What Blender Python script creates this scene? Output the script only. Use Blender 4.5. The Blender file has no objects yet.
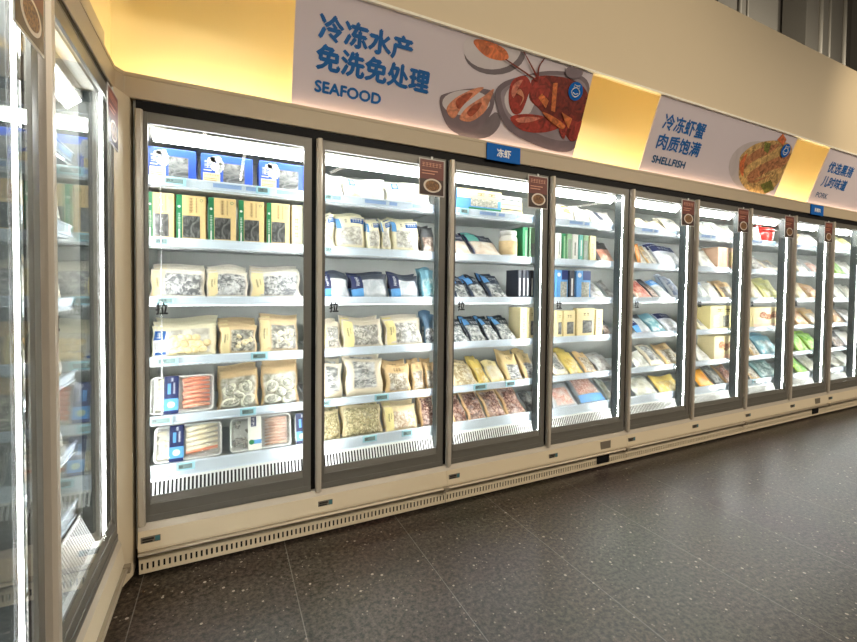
import bpy, math, random
from mathutils import Vector, Matrix
S=bpy.context.scene
COL=S.collection
W=.78                       # door pitch along the long run
SHELF=[1.84,1.55,1.268,.978,.692,.455]   # top edge of each shelf's front rail
PI=math.pi
# ------------------------------------------------------------------ materials
MATS={}
def nt(name):
    m=bpy.data.materials.new(name); m.use_nodes=True
    t=m.node_tree; t.nodes.clear(); return m,t
def N(t,typ,**kw):
    n=t.nodes.new(typ)
    for k,v in kw.items():
        if k in n.inputs: n.inputs[k].default_value=v
        else: setattr(n,k,v)
    return n
def c4(c): return (c[0],c[1],c[2],1)
def srgb(r,g,b):
    f=lambda v:(v/255/12.92) if v/255<=.04045 else ((v/255+.055)/1.055)**2.4
    return (f(r),f(g),f(b))
def mat(name,col=(.5,.5,.5),rough=.5,metal=0,var=.08,scale=30,spec=.5,emit=None,estr=0,coat=0,bump=0):
    if name in MATS: return MATS[name]
    m,t=nt(name)
    o=N(t,'ShaderNodeOutputMaterial'); b=N(t,'ShaderNodeBsdfPrincipled')
    b.inputs['Roughness'].default_value=rough; b.inputs['Metallic'].default_value=metal
    b.inputs['Specular IOR Level'].default_value=spec
    if coat: b.inputs['Coat Weight'].default_value=coat; b.inputs['Coat Roughness'].default_value=.12
    tc=N(t,'ShaderNodeTexCoord'); no=N(t,'ShaderNodeTexNoise'); no.inputs['Scale'].default_value=scale; no.inputs['Detail'].default_value=3
    t.links.new(tc.outputs['Object'],no.inputs['Vector'])
    mx=N(t,'ShaderNodeMix'); mx.data_type='RGBA'
    mx.inputs[6].default_value=c4([max(0,x*(1-var)) for x in col]); mx.inputs[7].default_value=c4([min(1,x*(1+var)) for x in col])
    t.links.new(no.outputs['Fac'],mx.inputs[0]); t.links.new(mx.outputs[2],b.inputs['Base Color'])
    if bump:
        bp=N(t,'ShaderNodeBump'); bp.inputs['Strength'].default_value=bump; bp.inputs['Distance'].default_value=.01
        t.links.new(no.outputs['Fac'],bp.inputs['Height']); t.links.new(bp.outputs['Normal'],b.inputs['Normal'])
    if emit:
        b.inputs['Emission Color'].default_value=c4(emit); b.inputs['Emission Strength'].default_value=estr
    t.links.new(b.outputs[0],o.inputs[0]); MATS[name]=m; return m
def glass_mat(name,tint=(1,1,1),rough=.0,f0=.04,haze=0):
    if name in MATS: return MATS[name]
    m,t=nt(name); L=t.links.new
    o=N(t,'ShaderNodeOutputMaterial'); tr=N(t,'ShaderNodeBsdfTransparent'); gl=N(t,'ShaderNodeBsdfGlossy')
    tr.inputs[0].default_value=c4(tint); gl.inputs['Roughness'].default_value=rough
    g=N(t,'ShaderNodeNewGeometry'); d=N(t,'ShaderNodeVectorMath',operation='DOT_PRODUCT')
    L(g.outputs['Normal'],d.inputs[0]); L(g.outputs['Incoming'],d.inputs[1])
    a=N(t,'ShaderNodeMath',operation='ABSOLUTE'); L(d.outputs['Value'],a.inputs[0])
    s=N(t,'ShaderNodeMath',operation='SUBTRACT'); s.inputs[0].default_value=1; L(a.outputs[0],s.inputs[1])
    p=N(t,'ShaderNodeMath',operation='POWER'); L(s.outputs[0],p.inputs[0]); p.inputs[1].default_value=5
    q=N(t,'ShaderNodeMath',operation='MULTIPLY_ADD'); L(p.outputs[0],q.inputs[0]); q.inputs[1].default_value=1-f0; q.inputs[2].default_value=f0
    mx=N(t,'ShaderNodeMixShader'); L(q.outputs[0],mx.inputs[0]); L(tr.outputs[0],mx.inputs[1]); L(gl.outputs[0],mx.inputs[2])
    if haze:
        di=N(t,'ShaderNodeBsdfDiffuse'); di.inputs[0].default_value=(.9,.9,.9,1)
        no=N(t,'ShaderNodeTexNoise'); no.inputs['Scale'].default_value=60
        ml=N(t,'ShaderNodeMath',operation='MULTIPLY'); L(no.outputs['Fac'],ml.inputs[0]); ml.inputs[1].default_value=haze*2
        m2=N(t,'ShaderNodeMixShader'); L(ml.outputs[0],m2.inputs[0]); L(mx.outputs[0],m2.inputs[1]); L(di.outputs[0],m2.inputs[2]); L(m2.outputs[0],o.inputs[0])
    else: L(mx.outputs[0],o.inputs[0])
    MATS[name]=m; return m
def pouch_mat(name,film,ca,cb,sc=30,win=(.08,.92,.08,.85),frost=.3,stretch=(1,1,1)):
    """bag film with a window (u0,u1,v0,v1) showing mottled contents"""
    if name in MATS: return MATS[name]
    m,t=nt(name); L=t.links.new
    o=N(t,'ShaderNodeOutputMaterial'); b=N(t,'ShaderNodeBsdfPrincipled',Roughness=.34); b.inputs['Coat Weight'].default_value=.25; b.inputs['Coat Roughness'].default_value=.2
    uv=N(t,'ShaderNodeUVMap'); sp=N(t,'ShaderNodeSeparateXYZ'); L(uv.outputs[0],sp.inputs[0])
    tc=N(t,'ShaderNodeTexCoord'); mp=N(t,'ShaderNodeMapping'); mp.inputs['Scale'].default_value=stretch
    oi=N(t,'ShaderNodeObjectInfo'); ad=N(t,'ShaderNodeVectorMath',operation='ADD'); L(tc.outputs['Object'],ad.inputs[0]); L(oi.outputs['Random'],ad.inputs[1])
    L(ad.outputs[0],mp.inputs['Vector'])
    vo=N(t,'ShaderNodeTexVoronoi'); vo.inputs['Scale'].default_value=sc*1.0; L(mp.outputs[0],vo.inputs['Vector'])
    no=N(t,'ShaderNodeTexNoise'); no.inputs['Scale'].default_value=sc*.9; no.inputs['Detail'].default_value=5; no.inputs['Distortion'].default_value=2.2; L(mp.outputs[0],no.inputs['Vector'])
    am=N(t,'ShaderNodeMath',operation='MULTIPLY_ADD'); L(vo.outputs['Distance'],am.inputs[0]); am.inputs[1].default_value=.38; L(no.outputs['Fac'],am.inputs[2])
    rp=N(t,'ShaderNodeValToRGB'); e=rp.color_ramp.elements; e[0].position=.46; e[0].color=c4(cb); e[1].position=.80; e[1].color=c4([x*.9 for x in ca]); L(am.outputs[0],rp.inputs[0])
    n2=N(t,'ShaderNodeTexNoise'); n2.inputs['Scale'].default_value=14; n2.inputs['Detail'].default_value=3; L(ad.outputs[0],n2.inputs['Vector'])
    fr=N(t,'ShaderNodeMapRange'); fr.inputs[1].default_value=.5; fr.inputs[2].default_value=.75; fr.inputs[3].default_value=0; fr.inputs[4].default_value=min(.9,frost*2.2); L(n2.outputs['Fac'],fr.inputs[0])
    m1=N(t,'ShaderNodeMix'); m1.data_type='RGBA'; L(fr.outputs[0],m1.inputs[0]); L(rp.outputs[0],m1.inputs[6]); m1.inputs[7].default_value=(.86,.88,.9,1)
    # wobble the window edge a little
    def edge(out,a,bv):
        r1=N(t,'ShaderNodeMapRange'); r1.inputs[1].default_value=a-.03; r1.inputs[2].default_value=a+.03; L(out,r1.inputs[0])
        r2=N(t,'ShaderNodeMapRange'); r2.inputs[1].default_value=bv+.03; r2.inputs[2].default_value=bv-.03; L(out,r2.inputs[0])
        k=N(t,'ShaderNodeMath',operation='MULTIPLY'); L(r1.outputs[0],k.inputs[0]); L(r2.outputs[0],k.inputs[1]); return k.outputs[0]
    k=N(t,'ShaderNodeMath',operation='MULTIPLY'); L(edge(sp.outputs[0],win[0],win[1]),k.inputs[0]); L(edge(sp.outputs[1],win[2],win[3]),k.inputs[1])
    m2=N(t,'ShaderNodeMix'); m2.data_type='RGBA'; L(k.outputs[0],m2.inputs[0]); m2.inputs[6].default_value=c4(film); L(m1.outputs[2],m2.inputs[7])
    L(m2.outputs[2],b.inputs['Base Color'])
    n3=N(t,'ShaderNodeTexNoise'); n3.inputs['Scale'].default_value=38; n3.inputs['Detail'].default_value=2; n3.inputs['Distortion'].default_value=2; L(ad.outputs[0],n3.inputs['Vector'])
    bp=N(t,'ShaderNodeBump'); bp.inputs['Strength'].default_value=.5; bp.inputs['Distance'].default_value=.006; L(n3.outputs['Fac'],bp.inputs['Height']); L(bp.outputs[0],b.inputs['Normal'])
    L(b.outputs[0],o.inputs[0]); MATS[name]=m; return m
def emis(name,col,st):
    if name in MATS: return MATS[name]
    m,t=nt(name); o=N(t,'ShaderNodeOutputMaterial'); e=N(t,'ShaderNodeEmission'); e.inputs[0].default_value=c4(col); e.inputs[1].default_value=st
    t.links.new(e.outputs[0],o.inputs[0]); MATS[name]=m; return m
def mottled(name,ca,cb,sc=60,rough=.3,coat=.4,lo=.42,hi=.72,stretch=(1,1,1)):
    if name in MATS: return MATS[name]
    m,t=nt(name); L=t.links.new
    o=N(t,'ShaderNodeOutputMaterial'); b=N(t,'ShaderNodeBsdfPrincipled',Roughness=rough); b.inputs['Coat Weight'].default_value=coat; b.inputs['Coat Roughness'].default_value=.15
    tc=N(t,'ShaderNodeTexCoord'); mp=N(t,'ShaderNodeMapping'); mp.inputs['Scale'].default_value=stretch; L(tc.outputs['Object'],mp.inputs[0])
    no=N(t,'ShaderNodeTexNoise'); no.inputs['Scale'].default_value=sc; no.inputs['Detail'].default_value=6; no.inputs['Distortion'].default_value=1.5; L(mp.outputs[0],no.inputs['Vector'])
    rp=N(t,'ShaderNodeValToRGB'); e=rp.color_ramp.elements; e[0].position=lo; e[0].color=c4(ca); e[1].position=hi; e[1].color=c4(cb); L(no.outputs['Fac'],rp.inputs[0]); L(rp.outputs[0],b.inputs['Base Color'])
    bp=N(t,'ShaderNodeBump'); bp.inputs['Strength'].default_value=.4; bp.inputs['Distance'].default_value=.004; L(no.outputs['Fac'],bp.inputs['Height']); L(bp.outputs[0],b.inputs['Normal'])
    L(b.outputs[0],o.inputs[0]); MATS[name]=m; return m
def floor_mat():
    m,t=nt('terrazzo_tile'); L=t.links.new
    o=N(t,'ShaderNodeOutputMaterial'); b=N(t,'ShaderNodeBsdfPrincipled',Roughness=.33)
    tc=N(t,'ShaderNodeTexCoord'); P=tc.outputs['Object']
    n1=N(t,'ShaderNodeTexNoise'); n1.inputs['Scale'].default_value=52; n1.inputs['Detail'].default_value=6; n1.inputs['Roughness'].default_value=.7; L(P,n1.inputs['Vector'])
    r=N(t,'ShaderNodeValToRGB'); e=r.color_ramp.elements; e[0].position=.40; e[0].color=(.010,.008,.006,1); e[1].position=.64; e[1].color=(.120,.094,.070,1); L(n1.outputs['Fac'],r.inputs[0])
    n4=N(t,'ShaderNodeTexNoise'); n4.inputs['Scale'].default_value=1.5; n4.inputs['Detail'].default_value=3; L(P,n4.inputs['Vector'])
    ms=N(t,'ShaderNodeMix'); ms.data_type='RGBA'; ms.blend_type='MULTIPLY'; ms.inputs[0].default_value=.5; L(r.outputs[0],ms.inputs[6]); L(n4.outputs['Color'],ms.inputs[7])
    prev=ms.outputs[2]
    for sc,th,col,seed in ((26,.30,(.36,.30,.24,1),0),(48,.40,(.22,.18,.14,1),3),(30,.34,(.014,.012,.010,1),7)):
        v=N(t,'ShaderNodeTexVoronoi'); v.inputs['Scale'].default_value=sc
        mp=N(t,'ShaderNodeMapping'); mp.inputs['Location'].default_value=(seed,seed*.7,0); L(P,mp.inputs[0]); L(mp.outputs[0],v.inputs['Vector'])
        sp=N(t,'ShaderNodeSeparateColor'); L(v.outputs['Color'],sp.inputs[0])
        k=N(t,'ShaderNodeMath',operation='MULTIPLY'); L(sp.outputs[0],k.inputs[0]); k.inputs[1].default_value=th
        k3=N(t,'ShaderNodeMath',operation='SUBTRACT'); L(k.outputs[0],k3.inputs[0]); k3.inputs[1].default_value=th*.42
        lt=N(t,'ShaderNodeMath',operation='LESS_THAN'); L(v.outputs['Distance'],lt.inputs[0]); L(k3.outputs[0],lt.inputs[1])
        mx=N(t,'ShaderNodeMix'); mx.data_type='RGBA'; L(lt.outputs[0],mx.inputs[0]); L(prev,mx.inputs[6]); mx.inputs[7].default_value=col; prev=mx.outputs[2]
    sx=N(t,'ShaderNodeSeparateXYZ'); L(P,sx.inputs[0])
    def line(out,off,per,w):
        a=N(t,'ShaderNodeMath',operation='ADD'); L(out,a.inputs[0]); a.inputs[1].default_value=off+per*20
        md=N(t,'ShaderNodeMath',operation='MODULO'); L(a.outputs[0],md.inputs[0]); md.inputs[1].default_value=per
        l=N(t,'ShaderNodeMath',operation='LESS_THAN'); L(md.outputs[0],l.inputs[0]); l.inputs[1].default_value=w; return l.outputs[0]
    a=N(t,'ShaderNodeMath',operation='MAXIMUM'); L(line(sx.outputs[0],-.627+.002,.61,.004),a.inputs[0]); a.inputs[1].default_value=0
    k=N(t,'ShaderNodeMath',operation='MULTIPLY'); L(a.outputs[0],k.inputs[0]); k.inputs[1].default_value=.4
    mx=N(t,'ShaderNodeMix'); mx.data_type='RGBA'; L(k.outputs[0],mx.inputs[0]); L(prev,mx.inputs[6]); mx.inputs[7].default_value=(.3,.28,.25,1)
    L(mx.outputs[2],b.inputs['Base Color'])
    bp=N(t,'ShaderNodeBump'); bp.inputs['Strength'].default_value=.35; bp.inputs['Distance'].default_value=.003; L(n1.outputs['Fac'],bp.inputs['Height']); L(bp.outputs[0],b.inputs['Normal'])
    L(b.outputs[0],o.inputs[0]); return m

M=lambda n:MATS[n]
mat('beige_enamel',srgb(226,212,184),.38,var=.03,scale=4)
mat('trim_beige',srgb(188,173,148),.5,var=.03,scale=3)
mat('fascia_beige',srgb(222,206,176),.62,var=.025,scale=1.2)
mat('cove_wall',srgb(240,224,180),.7,var=.02,scale=2)
mat('black_gasket',(.004,.004,.005),.6,spec=.2)
mat('door_frame',srgb(116,114,107),.4,.25,var=.05,scale=12)
mat('handle_metal',srgb(202,193,178),.38,.25,var=.04,scale=10)
mat('mullion',srgb(48,54,54),.5,spec=.3)
mat('white_strip',srgb(225,230,228),.4)
mat('interior',srgb(176,178,172),.5,var=.03,scale=5)
mat('shelf_metal',srgb(205,210,212),.4,.1)
mat('rail_plastic',srgb(226,238,250),.25,var=.05,scale=18,coat=.3)
mat('rail_insert',srgb(160,190,235),.3,var=.18,scale=9)
mat('grille_white',srgb(232,234,232),.4)
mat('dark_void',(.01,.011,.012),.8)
mat('bumper',srgb(158,147,128),.42,.35,var=.05)
mat('tag_case',srgb(170,220,234),.35); mat('tag_screen',srgb(120,142,142),.3,var=.1)
mat('ink_black',(.01,.01,.012),.6); mat('ink_white',(.85,.87,.88),.5); mat('ink_navy',srgb(18,38,92),.5); mat('ink_blue',srgb(22,92,168),.5)
mat('sign_blue',srgb(0,100,190),.6,spec=.2); mat('banner_print',srgb(220,210,218),.55,var=.04,scale=2)
mat('kraft',srgb(238,208,148),.6,var=.07,scale=40); mat('kraft_pale',srgb(246,228,176),.55,var=.06,scale=30); mat('kraft_brown',srgb(222,184,136),.6,var=.08)
mat('kraft_yellow',srgb(246,230,164),.5,var=.06)
mat('carton_blue',srgb(58,96,205),.38,var=.06,scale=20); mat('carton_green',srgb(40,130,84),.42,var=.08); mat('carton_navy',srgb(28,48,110),.42)
mat('carton_white',srgb(236,236,232),.45,var=.03); mat('carton_teal',srgb(120,200,190),.45); mat('carton_grey',srgb(150,158,150),.5,var=.2,scale=50); mat('carton_skyblue',srgb(96,160,222),.45,var=.1)
mat('carton_peach',srgb(240,200,170),.5,var=.1,scale=40); mat('carton_cream',srgb(240,220,160),.5,var=.05); mat('carton_dark',srgb(52,56,68),.45); mat('carton_greenpale',srgb(150,190,150),.5,var=.2,scale=30)
mottled('window_dark',(.07,.072,.072),(.45,.45,.43),26,.18,.6,.40,.85,(1,1,.6)); mottled('window_grey',(.12,.125,.125),(.52,.52,.5),30,.2,.6,.36,.85,(.7,1,1.3)); mottled('window_pale',(.3,.3,.26),(.75,.72,.6),70,.25,.4)
mat('sleeve_navy',srgb(22,36,88),.4); mat('sleeve_sky',srgb(92,160,222),.4); mat('sleeve_lemon',srgb(214,228,196),.5); mat('sleeve_white',srgb(236,236,226),.45)
mat('poster_red',srgb(112,52,42),.4,var=.15,scale=25); mat('poster_dark',srgb(58,34,28),.4,var=.2,scale=20); mat('poster_edge',srgb(190,186,180),.4); mat('poster_ink',srgb(224,160,130),.5)
mottled('stew',srgb(86,52,30),srgb(190,140,80),90,.5,0); mat('plate_white',srgb(224,212,196),.4)
mottled('crab_leg',srgb(240,120,76),srgb(250,196,160),30,.3,.5,.4,.7,(.6,2,2)); mottled('shrimp_meat',srgb(214,160,128),srgb(246,220,200),40,.3,.5); mottled('crab_meat',srgb(238,224,190),srgb(252,246,226),40,.35,.4)
mottled('scallop_meat',srgb(238,214,160),srgb(250,236,196),50,.3,.5); mottled('oyster_shell',srgb(205,204,184),srgb(244,242,226),70,.35,.3); mottled('oyster_grey',srgb(140,140,128),srgb(216,214,200),70,.3,.4); mottled('clam_grey',srgb(104,106,100),srgb(206,204,192),60,.3,.4); mat('clam_cream',srgb(240,226,190),.35,var=.1)
mat('tray_plastic',srgb(214,216,212),.25,coat=.4); glass_mat('film',(.97,.98,.98),.08,.05,.10)
mat('pot_red',srgb(210,52,44),.25,coat=.5); mat('jar_white',srgb(236,232,224),.3); mat('jar_label',srgb(240,210,160),.5,var=.15,scale=40)
glass_mat('door_glass',(.965,.985,.98),.0,.045)
GOODS={
(0,0):[('bluebox',0.024,0.224,0.15,0,1),('bluebox',0.246,0.483,0.15,0,1),('bluebox',0.514,0.749,0.15,0,1)],
(0,1):[('kraftbox',0.022,0.131,0.225,0,1),('kraftbox',0.139,0.267,0.225,0,1),('kraftbox',0.278,0.404,0.225,0,1),('kraftbox',0.416,0.539,0.225,0,1),('kraftbox',0.551,0.668,0.225,0,1),('kraftplain',0.679,0.734,0.225,0,1)],
(0,2):[('gsh',0.024,0.264,0.145,14,3),('gsh',0.266,0.463,0.145,14,3),('gsh',0.468,0.730,0.15,14,3)],
(0,3):[('scal',0.027,0.315,0.165,24,3),('clam',0.326,0.505,0.155,22,3),('clam',0.514,0.720,0.185,18,2)],
(0,4):[('traylegs',0.025,0.301,0.18,14,1),('oys',0.317,0.515,0.2,16,2),('oys',0.524,0.721,0.21,16,1)],
(0,5):[('traycrab',0.040,0.337,0.17,16,1),('trayshr',0.374,0.679,0.17,16,1),('traycrab',0.700,0.748,0.16,16,1)],
(1,0):[('wht',0.068,0.181,0.13,10,1),('whtb',0.186,0.434,0.13,10,1),('whtb',0.447,0.740,0.135,10,1)],
(1,1):[('wkr',0.063,0.136,0.19,8,1),('wkr',0.142,0.319,0.2,8,1),('wkr',0.325,0.411,0.18,10,1),('wkr',0.418,0.475,0.19,10,1),('wkr',0.481,0.667,0.2,8,1),('dkp',0.681,0.772,0.17,14,1)],
(1,2):[('blk',0.070,0.225,0.155,26,2),('blk',0.237,0.465,0.155,26,2),('blk',0.478,0.670,0.155,26,2),('tealbag',0.684,0.782,0.18,12,1)],
(1,3):[('shl',0.071,0.174,0.16,24,2),('shl',0.185,0.435,0.17,22,2),('shl',0.448,0.694,0.175,22,2),('bluedk',0.708,0.786,0.19,14,1)],
(1,4):[('fishc',0.072,0.187,0.2,12,1),('fishc',0.205,0.438,0.215,10,1),('kshr',0.451,0.615,0.17,18,2),('kshr',0.626,0.712,0.17,18,2),('kshr',0.722,0.790,0.17,20,1)],
(1,5):[('cash',0.073,0.177,0.165,20,1),('cash',0.188,0.433,0.175,18,1),('ksh2',0.446,0.666,0.15,20,2),('redbrn',0.686,0.792,0.19,18,1)],
(2,0):[('bwg',0.140,0.483,0.145,0,1)],
(2,1):[('blk2',0.129,0.265,0.175,26,2),('blk2',0.280,0.505,0.19,26,2),('jar',0.526,0.658,0.19,0,1),('greenthin',0.675,0.719,0.22,0,1),('greypl',0.728,0.800,0.22,0,1)],
(2,2):[('navy',0.141,0.254,0.17,30,2),('navy',0.270,0.396,0.17,30,2),('navy',0.412,0.552,0.19,26,2),('darkthin',0.638,0.668,0.2,0,1),('darkthin',0.672,0.703,0.2,0,1),('darkthin',0.708,0.739,0.2,0,1),('darkthin',0.743,0.774,0.2,0,1),('bluethin',0.783,0.815,0.2,0,1)],
(2,3):[('bluep',0.137,0.243,0.17,34,2),('bluep',0.259,0.385,0.17,34,2),('bluep',0.393,0.491,0.17,34,2),('bluep',0.504,0.635,0.17,34,2),('kraftplain',0.661,0.722,0.225,0,1),('kraftwin',0.731,0.822,0.225,0,1)],
(2,4):[('yelk',0.141,0.318,0.15,30,2),('yel',0.334,0.414,0.17,28,2),('ylw',0.422,0.547,0.155,28,1),('kfish',0.559,0.702,0.19,24,2),('kfish',0.715,0.828,0.19,24,2)],
(2,5):[('redbrn',0.137,0.244,0.18,34,1),('redbrn',0.251,0.394,0.18,34,1),('redbrn',0.402,0.551,0.18,34,1),('redbrn',0.560,0.725,0.19,32,1),('dkfish',0.743,0.834,0.14,34,1)],
(3,0):[('whtor',0.199,0.384,0.12,16,1),('wht',0.399,0.538,0.12,16,1),('whtblk',0.558,0.796,0.13,18,1)],
(3,1):[('whitethin',0.206,0.244,0.2,0,1),('greenthin',0.252,0.292,0.2,0,1),('greythin',0.302,0.347,0.2,0,1),('whitethin',0.356,0.412,0.2,0,1),('tealthin',0.422,0.457,0.2,0,1),('greythin',0.465,0.519,0.2,0,1),('kraftplain',0.529,0.592,0.2,0,1),('blor',0.619,0.816,0.18,20,2)],
(3,2):[('bluewin',0.203,0.314,0.21,0,1),('darkthin',0.334,0.384,0.21,0,1),('bluewin',0.399,0.543,0.21,0,1),('greyp',0.564,0.725,0.16,34,1),('greyp',0.742,0.825,0.17,32,1)],
(3,3):[('kraftwin',0.210,0.268,0.2,0,1),('kraftwin',0.283,0.397,0.2,0,1),('kraftwin',0.417,0.593,0.215,0,1),('kraftplain',0.609,0.685,0.205,0,1),('dkp',0.702,0.790,0.13,20,1)],
(3,4):[('fishc',0.208,0.344,0.17,34,2),('yel',0.359,0.497,0.18,34,2),('kshr',0.512,0.634,0.17,32,1),('greyp',0.656,0.822,0.13,40,2)],
(3,5):[('pink',0.204,0.442,0.17,36,1),('pinkb',0.462,0.750,0.2,34,1),('pale',0.767,0.840,0.17,36,1)],
(4,0):[('cream',0.282,0.477,0.13,26,1),('cream',0.490,0.644,0.12,26,1),('fishc',0.656,0.857,0.14,22,1)],
(4,1):[('orange',0.291,0.333,0.18,14,1),('whtp',0.339,0.400,0.19,24,1),('kshr',0.413,0.475,0.18,24,1),('whtp',0.488,0.538,0.17,24,1),('navyw',0.557,0.882,0.2,20,1)],
(4,2):[('redp',0.289,0.485,0.19,28,1),('dkp',0.498,0.574,0.2,26,1),('blub',0.587,0.731,0.19,26,1),('whbl',0.744,0.894,0.21,22,1)],
(4,3):[('blk',0.299,0.484,0.18,28,1),('tealbag',0.496,0.677,0.18,28,1),('navyw',0.690,0.893,0.18,28,1)],
(4,4):[('whtp',0.298,0.470,0.14,34,1),('fishc',0.488,0.662,0.19,30,1),('kshr',0.681,0.905,0.19,30,1)],
(4,5):[('pale',0.306,0.580,0.15,34,1),('yel',0.606,0.915,0.14,34,1)],
(5,0):[('pale',0.360,0.585,0.15,22,1),('pale',0.608,0.903,0.16,22,1)],
(5,1):[('whtp',0.358,0.568,0.19,18,1),('peachbox',0.591,0.918,0.2,0,1)],
(5,2):[('blub',0.371,0.490,0.2,20,1),('wht',0.506,0.675,0.16,20,1),('kshr',0.698,0.933,0.17,20,1)],
(5,3):[('fishc',0.370,0.474,0.16,28,1),('creambox',0.503,0.922,0.22,0,1)],
(5,4):[('whtp',0.367,0.532,0.2,28,1),('kraftpic',0.577,0.937,0.22,0,1)],
(5,5):[('orangep',0.379,0.590,0.15,34,1),('dkfish',0.613,0.746,0.18,30,1),('redbrn',0.770,0.958,0.17,30,1)],
(6,0):[('whtp',0.421,0.545,0.16,14,1),('pot',0.580,0.908,0.2,0,1)],
(6,1):[('greyp',0.419,0.607,0.17,24,1),('fishc',0.625,0.927,0.15,26,1)],
(6,2):[('cream',0.425,0.595,0.2,22,1),('ylgr',0.622,0.943,0.21,20,1)],
(6,3):[('kraftpic',0.433,0.931,0.2,0,1)],
(6,4):[('kshr',0.439,0.564,0.21,22,1),('tealbag',0.592,0.949,0.2,22,1)],
(6,5):[('kshr',0.435,0.578,0.2,26,1),('tealg',0.605,0.964,0.19,26,1)],
(7,0):[('kshr',0.468,0.678,0.17,18,1),('wht',0.700,0.976,0.17,18,1)],
(7,1):[('fishc',0.487,0.698,0.18,20,1),('pink',0.720,0.997,0.16,20,1)],
(7,2):[('cream',0.505,0.717,0.2,20,1),('orlt',0.739,1.017,0.17,20,1)],
(7,3):[('orlt',0.513,0.736,0.2,20,1),('kshr',0.759,1.038,0.18,20,1)],
(7,4):[('green',0.521,0.745,0.21,22,1),('green',0.767,1.035,0.19,22,1)],
(7,5):[('green',0.537,0.761,0.2,26,1),('pale',0.783,1.052,0.18,26,1)],
(8,0):[('pale',0.523,0.781,0.18,18,1),('ylgr',0.806,1.064,0.18,18,1)],
(8,1):[('green',0.545,0.778,0.18,20,1),('whtp',0.804,1.088,0.18,20,1)],
(8,2):[('wht',0.566,0.801,0.18,20,1),('pale',0.826,1.111,0.18,20,1)],
(8,3):[('orlt',0.576,0.824,0.17,20,1),('greyp',0.849,1.135,0.17,20,1)],
(8,4):[('dkp',0.585,0.845,0.2,20,1),('wht',0.871,1.158,0.18,20,1)],
(8,5):[('pale',0.603,0.864,0.18,26,1),('whtp',0.890,1.178,0.18,26,1)],
}
TAGS=[(0,0,0.089,0.184),(0,0,0.497,0.565),(0,1,0.047,0.116),(0,2,0.058,0.135),(0,3,0.056,0.147),(0,3,0.473,0.555),(0,4,0.027,0.124),(0,4,0.421,0.497),(0,5,0.136,0.217),(1,0,0.069,0.108),(1,1,0.071,0.109),(1,4,0.366,0.454),(1,4,0.063,0.108),(1,5,0.295,0.381),(1,5,0.540,0.613),(2,0,0.145,0.212),(2,4,0.268,0.369),(2,4,0.524,0.608),(6,5,0.386,0.457)]
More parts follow.
